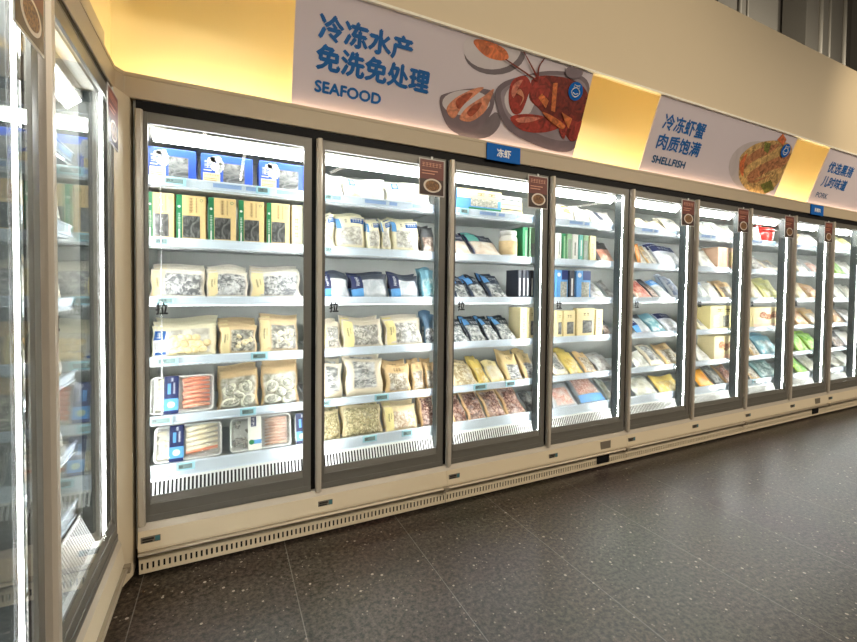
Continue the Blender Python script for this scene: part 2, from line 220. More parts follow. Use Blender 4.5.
ART1=[('plate_shadow',[(2.006,0.547),(2.007,0.516),(1.992,0.484),(1.964,0.454),(1.924,0.426),(1.875,0.404),(1.820,0.389),(1.765,0.381),(1.713,0.382),(1.667,0.391),(1.631,0.406),(1.606,0.428),(1.593,0.454),(1.594,0.483),(1.608,0.513),(1.635,0.542),(1.672,0.568),(1.717,0.589),(1.768,0.605),(1.821,0.614),(1.874,0.616),(1.922,0.609),(1.962,0.595),(1.991,0.574)],'shade'),
('plate',[(1.970,0.567),(1.970,0.537),(1.957,0.505),(1.931,0.475),(1.893,0.448),(1.847,0.427),(1.796,0.412),(1.744,0.405),(1.695,0.406),(1.652,0.415),(1.617,0.431),(1.593,0.452),(1.581,0.478),(1.582,0.507),(1.595,0.536),(1.619,0.564),(1.654,0.590),(1.697,0.611),(1.745,0.626),(1.795,0.635),(1.845,0.636),(1.890,0.629),(1.928,0.614),(1.955,0.593)],'plate'),
('salmon',[(1.648,0.512),(1.655,0.539),(1.741,0.553),(1.851,0.536),(1.894,0.496),(1.841,0.470),(1.735,0.470)],'salmon'),
('shrimp_bowl',[(1.483,0.197),(1.519,0.228),(1.648,0.277),(1.774,0.301),(1.837,0.289),(1.851,0.207),(1.806,0.102),(1.726,0.034),(1.649,0.022),(1.565,0.051),(1.506,0.124)],'bowl'),
('bowl_shadow',[(1.619,0.039),(1.749,0.055),(1.869,0.188),(1.925,0.133),(1.862,0.044),(1.705,0.005)],'shade'),
('bowl_inside',[(1.822,0.233),(1.821,0.214),(1.808,0.195),(1.785,0.175),(1.753,0.158),(1.715,0.144),(1.673,0.135),(1.631,0.130),(1.591,0.130),(1.556,0.135),(1.529,0.144),(1.510,0.158),(1.502,0.174),(1.504,0.192),(1.516,0.211),(1.538,0.229),(1.568,0.246),(1.604,0.260),(1.644,0.270),(1.686,0.276),(1.726,0.277),(1.763,0.272),(1.792,0.263),(1.813,0.250)],'plate'),
('shrimp',[(1.535,0.145),(1.584,0.216),(1.697,0.288),(1.760,0.305),(1.706,0.249),(1.641,0.185),(1.593,0.104)],'shrimp'),
('shrimp',[(1.631,0.110),(1.669,0.180),(1.770,0.261),(1.831,0.313),(1.816,0.238),(1.791,0.170),(1.710,0.107)],'shrimp'),
('shrimp_shell',[(1.587,0.200),(1.642,0.247),(1.691,0.261),(1.661,0.214),(1.616,0.160)],'shrd'),
('shrimp_shell',[(1.674,0.154),(1.716,0.203),(1.765,0.223),(1.748,0.178),(1.705,0.134)],'shrd'),
('lobster_bowl',[(1.849,0.270),(1.872,0.348),(1.994,0.414),(2.208,0.491),(2.452,0.520),(2.592,0.457),(2.601,0.246),(2.598,0.078),(2.417,0.034),(2.152,0.060),(1.956,0.126)],'bowl'),
('bowl_inside',[(1.888,0.282),(1.915,0.342),(2.027,0.402),(2.215,0.470),(2.444,0.496),(2.555,0.438),(2.563,0.264),(2.552,0.140),(2.395,0.104),(2.164,0.127),(1.979,0.168)],'bowlin'),
('ice',[(1.916,0.283),(1.997,0.404),(2.135,0.433),(2.133,0.235),(1.997,0.189)],'plate'),
('lobster_body',[(2.108,0.423),(2.216,0.466),(2.434,0.478),(2.597,0.417),(2.609,0.272),(2.596,0.142),(2.508,0.117),(2.423,0.169),(2.294,0.218),(2.185,0.267),(2.095,0.317)],'lob'),
('lobster_claw',[(1.938,0.329),(1.958,0.392),(2.034,0.427),(2.088,0.391),(2.086,0.315),(2.062,0.223),(2.008,0.202),(1.959,0.248)],'claw'),
('lobster_claw',[(1.986,0.176),(2.079,0.214),(2.227,0.229),(2.343,0.214),(2.394,0.188),(2.316,0.147),(2.197,0.120),(2.074,0.123)],'claw'),
('lobster_head',[(2.088,0.412),(2.161,0.449),(2.234,0.427),(2.240,0.340),(2.182,0.277),(2.106,0.330)],'claw'),
('lobster_segment',[(2.258,0.431),(2.293,0.439),(2.325,0.269),(2.289,0.272)],'orange'),
('lobster_segment',[(2.167,0.326),(2.188,0.356),(2.254,0.324),(2.244,0.277)],'orange'),
('claw_light',[(1.956,0.322),(1.971,0.374),(2.021,0.401),(2.000,0.350),(1.982,0.291)],'clawl'),
('claw_light',[(2.030,0.177),(2.112,0.204),(2.216,0.214),(2.149,0.179),(2.064,0.160)],'clawl'),
('claw_gap',[(1.991,0.323),(2.018,0.349),(2.059,0.306),(2.038,0.254),(2.048,0.303),(2.022,0.314)],'shrimp'),
('lobster_leg',[(2.388,0.175),(2.432,0.241),(2.552,0.238),(2.536,0.187),(2.461,0.187),(2.450,0.120)],'claw'),
('lobster_leg',[(2.483,0.142),(2.507,0.218),(2.581,0.255),(2.570,0.187),(2.542,0.119)],'claw'),
('antenna',[(1.985,0.550),(1.993,0.552),(2.145,0.430),(2.132,0.423)],'lob'),
('antenna',[(1.866,0.479),(1.873,0.485),(2.139,0.421),(2.130,0.412)],'lob'),
('antenna',[(2.143,0.557),(2.152,0.554),(2.126,0.494),(2.138,0.423),(2.127,0.422),(2.115,0.492)],'lob'),
('lobster_leg',[(2.221,0.251),(2.318,0.240),(2.428,0.205),(2.410,0.178),(2.303,0.208)],'orange'),
('lobster_leg',[(2.377,0.278),(2.478,0.254),(2.467,0.188),(2.420,0.228)],'orange'),
('dip_bowl',[(2.474,0.540),(2.475,0.530),(2.471,0.519),(2.462,0.509),(2.449,0.500),(2.432,0.493),(2.414,0.487),(2.395,0.485),(2.376,0.485),(2.359,0.488),(2.345,0.493),(2.335,0.501),(2.329,0.510),(2.329,0.519),(2.333,0.530),(2.342,0.540),(2.354,0.549),(2.370,0.556),(2.388,0.561),(2.407,0.564),(2.426,0.564),(2.443,0.561),(2.458,0.556),(2.468,0.549)],'bowl')]
ART2=[('plate',[(5.213,0.289),(5.243,0.229),(5.237,0.168),(5.197,0.111),(5.125,0.063),(5.027,0.028),(4.911,0.007),(4.787,0.002),(4.665,0.013),(4.551,0.038),(4.455,0.076),(4.380,0.122),(4.332,0.174),(4.312,0.229),(4.320,0.284),(4.356,0.334),(4.418,0.378),(4.503,0.413),(4.605,0.436),(4.720,0.446),(4.840,0.441),(4.957,0.422),(5.064,0.389),(5.152,0.343)],'plate2'),
('crab',[(4.466,0.205),(4.440,0.294),(4.578,0.406),(4.827,0.475),(5.087,0.482),(5.196,0.415),(5.224,0.276),(5.150,0.121),(5.010,0.017),(4.749,0.018),(4.550,0.094)],'crab'),
('crab_leg',[(4.637,0.145),(4.819,0.279),(5.146,0.407),(5.157,0.324),(4.990,0.189),(4.750,0.089)],'crabl'),
('crab_leg',[(4.502,0.236),(4.648,0.376),(4.943,0.460),(4.783,0.329),(4.580,0.193)],'crabl'),
('crab_light',[(4.571,0.205),(4.682,0.293),(4.857,0.366),(4.797,0.309),(4.661,0.217)],'crab'),
('crab_light',[(4.738,0.108),(4.918,0.214),(5.088,0.272),(5.010,0.197)],'crab'),
('crab_edge',[(4.466,0.205),(4.473,0.280),(4.518,0.318),(4.524,0.239),(4.577,0.124)],'salmon'),
('garnish',[(4.868,0.489),(4.917,0.548),(5.011,0.509),(4.990,0.454)],'salmon'),
('herb',[(4.878,0.090),(5.019,0.149),(5.130,0.075),(5.006,0.023)],'herb'),
('herb',[(4.698,0.445),(4.799,0.444),(4.811,0.360),(4.729,0.375)],'herb')]
# ------------------------------------------------------------------ mesh helpers
class MB:
    def __init__(s): s.v=[]; s.f=[]; s.m=[]; s.uv={}; s.sm=[]
    def add(s,vs,fs,mi=0,smooth=False,uvs=None):
        b=len(s.v); s.v+= [tuple(x) for x in vs]
        if uvs:
            for i,u in enumerate(uvs): s.uv[b+i]=u
        for f in fs: s.f.append([b+i for i in f]); s.m.append(mi); s.sm.append(smooth)
        return s
    def box(s,x0,x1,y0,y1,z0,z1,mi=0):
        v=[(x,y,z) for z in (z0,z1) for y in (y0,y1) for x in (x0,x1)]
        return s.add(v,[(0,2,3,1),(4,5,7,6),(0,1,5,4),(2,6,7,3),(0,4,6,2),(1,3,7,5)],mi)
    def quad(s,a,b,c,d,mi=0): return s.add([a,b,c,d],[(0,1,2,3)],mi)
    def rect(s,x0,x1,z0,z1,y,mi=0): return s.quad((x0,y,z0),(x1,y,z0),(x1,y,z1),(x0,y,z1),mi)
    def prism(s,pts,axis,a,b,mi=0):
        """pts 2-D outline extruded along an axis ('x','y','z') from a to b"""
        k={'x':lambda p,t:(t,p[0],p[1]),'y':lambda p,t:(p[0],t,p[1]),'z':lambda p,t:(p[0],p[1],t)}[axis]
        n=len(pts); v=[k(p,a) for p in pts]+[k(p,b) for p in pts]
        return s.add(v,[list(range(n))[::-1],list(range(n,2*n))]+[(i,(i+1)%n,n+(i+1)%n,n+i) for i in range(n)],mi)
    def tube(s,path,rad,n=8,mi=0,cap=True):
        path=[Vector(p) for p in path]; rings=[]
        rad=rad if isinstance(rad,(list,tuple)) else [rad]*len(path)
        for i,p in enumerate(path):
            d=(path[min(i+1,len(path)-1)]-path[max(i-1,0)]).normalized()
            a=Vector((0,0,1)) if abs(d.z)<.9 else Vector((1,0,0)); u=d.cross(a).normalized(); w=u.cross(d)
            rings.append([p+rad[i]*(math.cos(2*PI*k/n)*u+math.sin(2*PI*k/n)*w) for k in range(n)])
        v=[q for r in rings for q in r]; f=[]
        for i in range(len(path)-1):
            for k in range(n): f.append((i*n+k,i*n+(k+1)%n,(i+1)*n+(k+1)%n,(i+1)*n+k))
        if cap: f+= [list(range(n))[::-1],[ (len(path)-1)*n+k for k in range(n)]]
        return s.add(v,f,mi,True)
    def blob(s,c,r,rng=None,nu=10,nv=7,mi=0,amp=.12,rot=None):
        v=[];f=[]
        ph=[(rng.uniform(1,3),rng.uniform(0,6)) for _ in range(3)] if rng else []
        for j in range(nv+1):
            t=PI*j/nv
            for i in range(nu):
                a=2*PI*i/nu; k=1+(sum(amp/2*math.sin(q*a+p+t*2) for q,p in [(round(q),p) for q,p in ph]) if rng else 0)
                p=Vector((r[0]*k*math.sin(t)*math.cos(a),r[1]*k*math.cos(t),r[2]*k*math.sin(t)*math.sin(a)))
                if rot: p.rotate(rot)
                v.append(Vector(c)+p)
        for j in range(nv):
            for i in range(nu): f.append((j*nu+i,j*nu+(i+1)%nu,(j+1)*nu+(i+1)%nu,(j+1)*nu+i))
        return s.add(v,f,mi,True)
    def lathe(s,prof,c=(0,0,0),n=28,mi=0):
        v=[(c[0]+r*math.cos(2*PI*k/n),c[1]+r*math.sin(2*PI*k/n),c[2]+z) for r,z in prof for k in range(n)]
        f=[(i*n+k,i*n+(k+1)%n,(i+1)*n+(k+1)%n,(i+1)*n+k) for i in range(len(prof)-1) for k in range(n)]
        f+=[list(range(n))[::-1],[(len(prof)-1)*n+k for k in range(n)]]
        return s.add(v,f,mi,True)
    def xf(s,mtx): s.v=[tuple(mtx@Vector(p)) for p in s.v]; return s
    def mesh(s,name,mats):
        me=bpy.data.meshes.new(name); me.from_pydata(s.v,[],s.f)
        for m in mats: me.materials.append(m if not isinstance(m,str) else MATS[m])
        me.polygons.foreach_set('material_index',s.m); me.polygons.foreach_set('use_smooth',s.sm)
        if s.uv:
            l=me.uv_layers.new(name='UVMap')
            for lp in me.loops: l.data[lp.index].uv=s.uv.get(lp.vertex_index,(0,0))
        me.update(); return me
    def build(s,name,mats,parent=None,bevel=0,mtx=None):
        if mtx: s.xf(mtx)
        if isinstance(mats,(str,bpy.types.Material)): mats=[mats]
        o=bpy.data.objects.new(name,s.mesh(name,mats)); COL.objects.link(o)
        if parent: o.parent=parent
        if bevel:
            b=o.modifiers.new('Bevel','BEVEL'); b.width=bevel; b.segments=2; b.limit_method='ANGLE'
        return o
def tag(o,label=None,cat=None,group=None,kind=None):
    if label: o['label']=label
    if cat: o['category']=cat
    if group: o['group']=group
    if kind: o['kind']=kind
    return o
def empty(name,loc=(0,0,0),rz=0):
    o=bpy.data.objects.new(name,None); o.empty_display_size=.05; COL.objects.link(o); o.location=loc; o.rotation_euler=(0,0,rz); return o
def copy_tree(o,parent=None):
    c=o.copy(); COL.objects.link(c)
    if parent: c.parent=parent
    for ch in list(o.children): copy_tree(ch,c)
    return c
def struct(name,mb,m,bevel=0): return tag(mb.build(name,m,None,bevel),kind='structure')
TXT={}
def text_mb(body,h=None,w=None,bold=0,mi=0):
    """lettering as a flat mesh in the x-z plane, lower left at the origin"""
    key=(body,bold)
    if key not in TXT:
        cu=bpy.data.curves.new('t','FONT'); cu.body=body; cu.resolution_u=3
        ob=bpy.data.objects.new('t',cu); COL.objects.link(ob)
        dg=bpy.context.evaluated_depsgraph_get(); me=bpy.data.meshes.new_from_object(ob.evaluated_get(dg))
        TXT[key]=([tuple(v.co) for v in me.vertices],[tuple(p.vertices) for p in me.polygons])
        bpy.data.objects.remove(ob); bpy.data.curves.remove(cu); bpy.data.meshes.remove(me)
    vs,fs=TXT[key]
    xs=[v[0] for v in vs]; ys=[v[1] for v in vs]; x0,y0=min(xs),min(ys)
    sx=sy=None
    if w: sx=w/(max(xs)-x0)
    if h: sy=h/(max(ys)-y0)
    sx=sx or sy; sy=sy or sx
    mb=MB()
    for k,(dx,dz) in enumerate(((0,0),(bold,0),(-bold,0),(0,bold),(0,-bold)) if bold else ((0,0),)):
        mb.add([((v[0]-x0+dx)*sx,-.00008*k,(v[1]-y0+dz)*sy) for v in vs],fs,mi)
    return mb
def shift(mb,x,y,z): mb.v=[(a+x,b+y,c+z) for a,b,c in mb.v]; return mb
def merge(a,b):
    n=len(a.v); a.v+=b.v; a.f+=[[i+n for i in f] for f in b.f]; a.m+=b.m; a.sm+=b.sm; return a
def circle(cx,cz,rx,rz,n=24): return [(cx+rx*math.cos(2*PI*i/n),cz+rz*math.sin(2*PI*i/n)) for i in range(n)]
def poly(mb,pts,y,mi=0): return mb.add([(p[0],y,p[1]) for p in pts],[list(range(len(pts)))],mi)

# ------------------------------------------------------------------ the setting
struct('floor',MB().box(-2.6,15,-11,1.2,-.1,0),floor_mat())
struct('ceiling',MB().box(-2.6,15,-11,3.2,9.0,9.1),mat('ceiling_dark',(.16,.15,.13),.8))
struct('wall_back',MB().box(-2.6,15,3.1,3.2,-.1,9.0),mat('wall_dark',(.22,.2,.17),.8))
struct('wall_front',MB().box(-2.6,15,-11.1,-11,-.1,9.0),mat('wall_far',(.06,.055,.05),.8))
struct('wall_left',MB().box(-2.7,-2.6,-11,3.2,-.1,9.0),M('wall_dark'))
struct('wall_right',MB().box(15,15.1,-11,3.2,-.1,9.0),M('wall_dark'))
struct('floor_rear',MB().box(-2.6,15,1.2,3.2,-.1,0),M('wall_dark'))
XE=7.86
struct('trim_1',MB().prism([(-.064,-.040),(-.040,0),(XE,0),(XE,.252),(-.134,.252),(-.134,-2.4),(-.064,-2.4)],'z',2.134,2.225),'trim_beige',.004)
b=MB(); b.prism([(-.064,-.040),(-.040,0),(XE,0),(XE,.012),(-.045,.012),(-.076,-.036),(-.076,-2.4),(-.064,-2.4)],'z',2.225,2.242)
struct('trim_2',b,'trim_beige')
struct('wall_cove',MB().box(-.134,XE,.252,.30,2.134,3.1).box(-.184,-.134,-2.4,.30,2.134,3.1),'cove_wall')
struct('trim_3',MB().box(-.104,-.094,-2.4,-.06,2.2255,2.36),'trim_beige')
b=MB(); b.box(-.134,XE,-.10,.30,3.1,3.13); b.box(.05,XE,-.127,-.10,2.775,3.640); struct('trim_5',MB().box(.05,XE,-.146,-.1275,2.766,2.780),mat('lip_lit',srgb(250,244,228),.5))  # lip coloured near white, the cove light's glow put into its paint
struct('wall_upper',b,'fascia_beige')
b=MB(); b.prism([(-.059,-.098),(-.055,-.092),(-.02,.0),(-.02,.10),(-.09,.10),(-.09,-.076),(-.059,-.076)],'z',0.02,2.134)
struct('trim_4',b,'beige_enamel',.004)
# dark plant room above the fascia: ducts and conduits
for i,(x,w,h) in enumerate(((8.5,2.0,.5),(11.6,1.6,.5))):
    t=MB(); t.box(x,x+w,2.6,3.05,0,9.0)
    tag(t.build('air_duct',mat('duct',(.30,.28,.24),.6),None,.01),['dark sheet metal duct above fascia, nearer the corner','dark sheet metal duct above fascia, further right'][i],'duct','ducts in the dark ceiling void')
for i,x in enumerate((8.07,8.3,10.75,11.1,11.7)):
    t=MB(); t.tube([(x,2.0,0),(x,2.0,9.0)],.02 if i%2 else .035,8)
    tag(t.build('conduit_pipe',mat('pipe',(.5,.47,.4),.5)),'grey vertical pipe in the dark void above fascia, %s from the left'%['first','second','third','fourth','fifth'][i],'pipe','vertical pipes above the fascia')
# warm light strips lying on the ledge behind the lip
warm=emis('led_warm',(1,.85,.46),44)
tag(MB().box(-.02,XE-.05,.105,.120,2.2255,2.2375).build('cove_light',warm),'warm light strip on the ledge under the seafood banners','light')
tag(MB().box(-.02,XE-.05,.022,.030,2.2255,2.2365).build('banner_glow',emis('glow_dim',(1,.72,.5),7)),'thin dim strip added to light the lower edge of the food banners','light')  # dim strip added for the soft glow along the banners' lower edge
tag(MB().box(-.128,-.116,-2.3,-.02,2.2255,2.2375).build('cove_light',warm),'warm light strip on the ledge above the left freezer doors','light')

# ------------------------------------------------------------------ freezers
def comb(x0,x1,z0,z1,y,pitch,slot,top,bot,dep,slant=0):
    """panel with open vertical slots"""
    mb=MB(); n=int((x1-x0)/pitch); p=(x1-x0)/n; ys=lambda z:y+slant*(z-z0)/(z1-z0)
    def bar(xa,xb,za,zb): mb.prism([(ys(za),za),(ys(za)+dep,za),(ys(zb)+dep,zb),(ys(zb),zb)],'x',xa,xb)
    bar(x0,x1,z0,z0+bot); bar(x0,x1,z1-top,z1)
    for i in range(n+1):
        a=x0+i*p-(p-slot)/2; bar(max(x0,a),min(x1,a+p-slot),z0+bot,z1-top)
    return mb
led=emis('led_white',(1,.99,.965),32)
ledv=emis('led_white_vertical',(1,.99,.965),68)
fills=emis('fill_white_shelf',(1,.99,.965),84)
def make_freezer():
    r=empty('upright_freezer')
    b=MB(); L=2*W
    b.box(0,L,.66,.70,.12,2.134); b.box(0,L,.05,.66,2.09,2.134); b.box(0,L,.05,.66,.12,.26)
    h=b.build('housing','interior',r)
    b=MB(); b.box(0,L,.012,.05,2.086,2.1335)
    for x in (0,W,L): b.box(max(0,x-.024),min(L,x+.010),.014,.03,.25,2.086)
    b.build('gasket_frame','black_gasket',r)
    b=MB(); b.prism([(.0,.246),(.05,.246),(.05,.218),(-.012,.218)],'x',0,L); b.build('sill','handle_metal',r)
    bp=MB().prism([(-.012,.2175),(.05,.2175),(.05,.128),(-.02,.128),(-.022,.14)],'x',0.001,L-.001).build('base_panel','beige_enamel',r)
    for x in (.012,W+.012):
        q=MB(); q.box(x,x+.075,-.0205,-.017,.165,.192); q.box(x+.055,x+.073,-.0215,-.017,.168,.190,1); q.box(x+.006,x+.05,-.0215,-.017,.178,.187,2); q.box(x+.006,x+.045,-.0215,-.017,.168,.175,2)
        q.build('rating_label',[mat('label_grey',srgb(120,112,98),.5),mat('label_teal',srgb(70,120,126),.5),mat('label_ink',srgb(40,38,34),.6)],bp)
    b=MB(); b.prism([(-.02,.1275),(-.02,.108),(-.034,.110),(-.04,.120),(-.034,.1275)],'x',0.004,L-.004); b.box(L-.03,L-.002,-.046,-.02,.104,.131)
    b.build('bumper_rail','bumper',r)
    k=comb(0.002,L-.002,.018,.1075,-.002,.0215,.0085,.042,.016,.006).build('kick_grille','beige_enamel',r)
    MB().box(0.002,L-.002,.012,.05,.018,.1075).build('kick_slot_shade','dark_void',r)  # near-black block standing in for the shade behind the slots
    for bay in (0,1):
        x0=bay*W
        for i,z in enumerate(SHELF):
            b=MB()
            if i<5: b.box(x0+.012,x0+W-.012,.146,.62,z-.030,z-.012)
            else: b.box(x0+.012,x0+W-.012,.146,.66,.2605,z-.012)
            sh=b.build('shelf','shelf_metal',r)
            if i<5: MB().box(x0+.03,x0+W-.03,.152,.162,z-.0355,z-.0303).build('shelf_fill',fills,sh)  # strips added out of sight under the shelf fronts to brighten the goods
            hh=.044 if i<5 else .07
            b=MB(); b.prism([(.130,z),(.136,z),(.146,z-hh),(.138,z-hh)],'x',x0+.014,x0+W-.014)
            b.prism([(.127,z-.004),(.134,z-.002),(.134,z-.008),(.127,z-.008)],'x',x0+.014,x0+W-.014); b.prism([(.132,z-hh+.006),(.139,z-hh+.006),(.139,z-hh),(.132,z-hh)],'x',x0+.014,x0+W-.014)
            pr=b.build('price_rail','rail_plastic',sh)
            if i==0:
                for a,c in ((.05,.16),(.30,.43),(.45,.50),(.60,.735)):
                    MB().quad((x0+a,.1285,z-.010),(x0+c,.1285,z-.010),(x0+c,.1322,z-.030),(x0+a,.1322,z-.030)).build('rail_insert','rail_insert',sh)
            if i<5:
                comb(x0+.02,x0+W-.02,z-.052,z-.046,.148,.024,.010,.002,.002,.05).build('shelf_nosing','shelf_metal',sh)
        comb(x0+.010,x0+W-.010,.268,.392,.066,.0172,.0094,.009,.010,.004,.050).build('air_grille','grille_white',r)
        b=MB(); b.quad((x0+.01,.098,.268),(x0+W-.01,.098,.268),(x0+W-.01,.140,.392),(x0+.01,.140,.392)); b.build('grille_slot_shade','dark_void',r)  # near-black sheet in place of the shaded space behind the grille
        MB().box(x0+.010,x0+W-.010,.050,.071,.262,.274).build('grille_ledge','grille_white',r)
        b=MB(); b.prism([(.095,2.036),(.140,1.998),(.148,2.010),(.104,2.048)],'x',x0+.05,x0+.73); b.build('light_bar',led,r)
        b=MB(); b.prism([(.094,2.050),(.165,2.014),(.165,2.089),(.094,2.089)],'x',x0+.03,x0+.75); b.build('light_housing','door_frame',r)
        for ma,mb_ in ([(0,.028),(W-.04,W+.028)] if bay==0 else [(2*W-.04,2*W)]):
            q=MB(); q.box(ma,mb_,.051,.108,.26,2.086); mu=q.build('mullion','mullion',r)
            for fx,s in ((ma,-1),(mb_,1)):
                if fx<=0 or fx>=2*W: continue
                q=MB(); q.add([(fx+s*.006,.0305,.265),(fx,.0305,.265),(fx,.0425,.265),(fx+s*.006,.0305,2.084),(fx,.0305,2.084),(fx,.0425,2.084)],[(0,1,4,3),(1,2,5,4),(0,1,2),(3,4,5)],0)
                q.add([(fx+s*.006,.0305,.265),(fx,.0425,.265),(fx,.0425,2.084),(fx+s*.006,.0305,2.084)],[(0,1,2,3)],1)
                q.build('vertical_light',['white_strip',ledv],mu)
        # door
        d=empty('door'); d.parent=r
        a,c,z0,z1=x0,x0+.756,.25,2.083; gx0,gx1,gz0,gz1=x0+.046,x0+.717,.363,2.035
        b=MB()
        for (p,q,s_,t_) in ((a+.03,gx0,z0,z1),(gx1,c,z0,z1),(gx0,gx1,z0,gz0-.03),(gx0,gx1,gz1,z1)): b.box(p,q,-.002,.012,s_,t_)
        b.prism([(-.002,gz0-.03),(.012,gz0-.03),(.012,gz0),(.007,gz0)],'x',gx0,gx1)
        b.box(a+.03,c,-.004,-.002,z1-.004,z1); b.box(gx0,gx1,-.006,-.002,gz0-.045,gz0-.032); b.box(a+.03,c,-.005,-.002,z0,z0+.03)
        b.build('door_frame','door_frame',d,.0012)
        MB().box(gx0-.004,gx1+.004,.003,.008,gz0-.004,gz1+.004).build('pane','door_glass',d)
        b=MB(); b.prism([(a,.010),(a,-.010),(a+.006,-.020),(a+.022,-.022),(a+.029,-.014),(a+.029,.010)],'z',z0-.008,z1+.002); b.build('handle','handle_metal',d)
        tx=shift(text_mb('拉',w=.046,h=.052,bold=.035),x0+.072,.0022,1.188); tx.build('pull_lettering','ink_black',d)
    return r
DN=['first','second','third','fourth','fifth','sixth','seventh','eighth','ninth','tenth']
fz=make_freezer(); lead=['first','second','third','fourth','fifth']
for i in range(5):
    o=fz if i==0 else copy_tree(fz)
    o.location=(i*2*W,0,0)
    tag(o,'beige upright display freezer, %s pair of glass doors right of corner'%lead[i],'freezer','upright freezers')
    if i==0: FZ=[o]
    else: FZ.append(o)
def reparent_end(o,xa,xb): return MB().box(xa,xb,.03,.70,.12,2.134).build('end_panel','interior',o)
reparent_end(FZ[0],-.012,-.0005); reparent_end(FZ[4],2*W+.0005,2*W+.05)
for o in (FZ[1],FZ[3]):
    MB().box(W+.50,W+.60,-.021,-.017,.150,.205).build('drain_plate',mat('label_grey'),o)
    MB().box(W+.48,W+.60,-.010,-.003,.040,.095).build('drain_socket','black_gasket',o)
LX,LY=-.057,-1.651
lf=copy_tree(fz); lf.location=(LX,LY,0); lf.rotation_euler=(0,0,PI/2)
for ch in list(lf.children):
    if ch.name.startswith('end_panel'): bpy.data.objects.remove(ch)
tag(lf,'beige display freezer on the left side, seen nearly edge-on with reflecting glass doors','freezer','upright freezers')
MB().box(2*W+.0005-.0,2*W+.012,.03,.70,.12,2.134).build('end_panel','interior',lf)
def cab(bay,x,y,z):
    """a spot in a cabinet: bays 0-8 on the long run, -1/-2 the left freezer's far and near bay"""
    if bay>=0: return (bay*W+x,y,z),0
    x=x+(W if bay==-1 else 0)
    return (LX-y,LY+x,z),PI/2
# ------------------------------------------------------------------ frozen goods
R=srgb
KR=R(242,230,204); KB=R(230,202,160); CL=R(214,214,208); WH=R(240,240,238); CRM=R(245,236,206); NV=R(30,42,84); SK=R(120,190,225); BK=R(44,48,60)
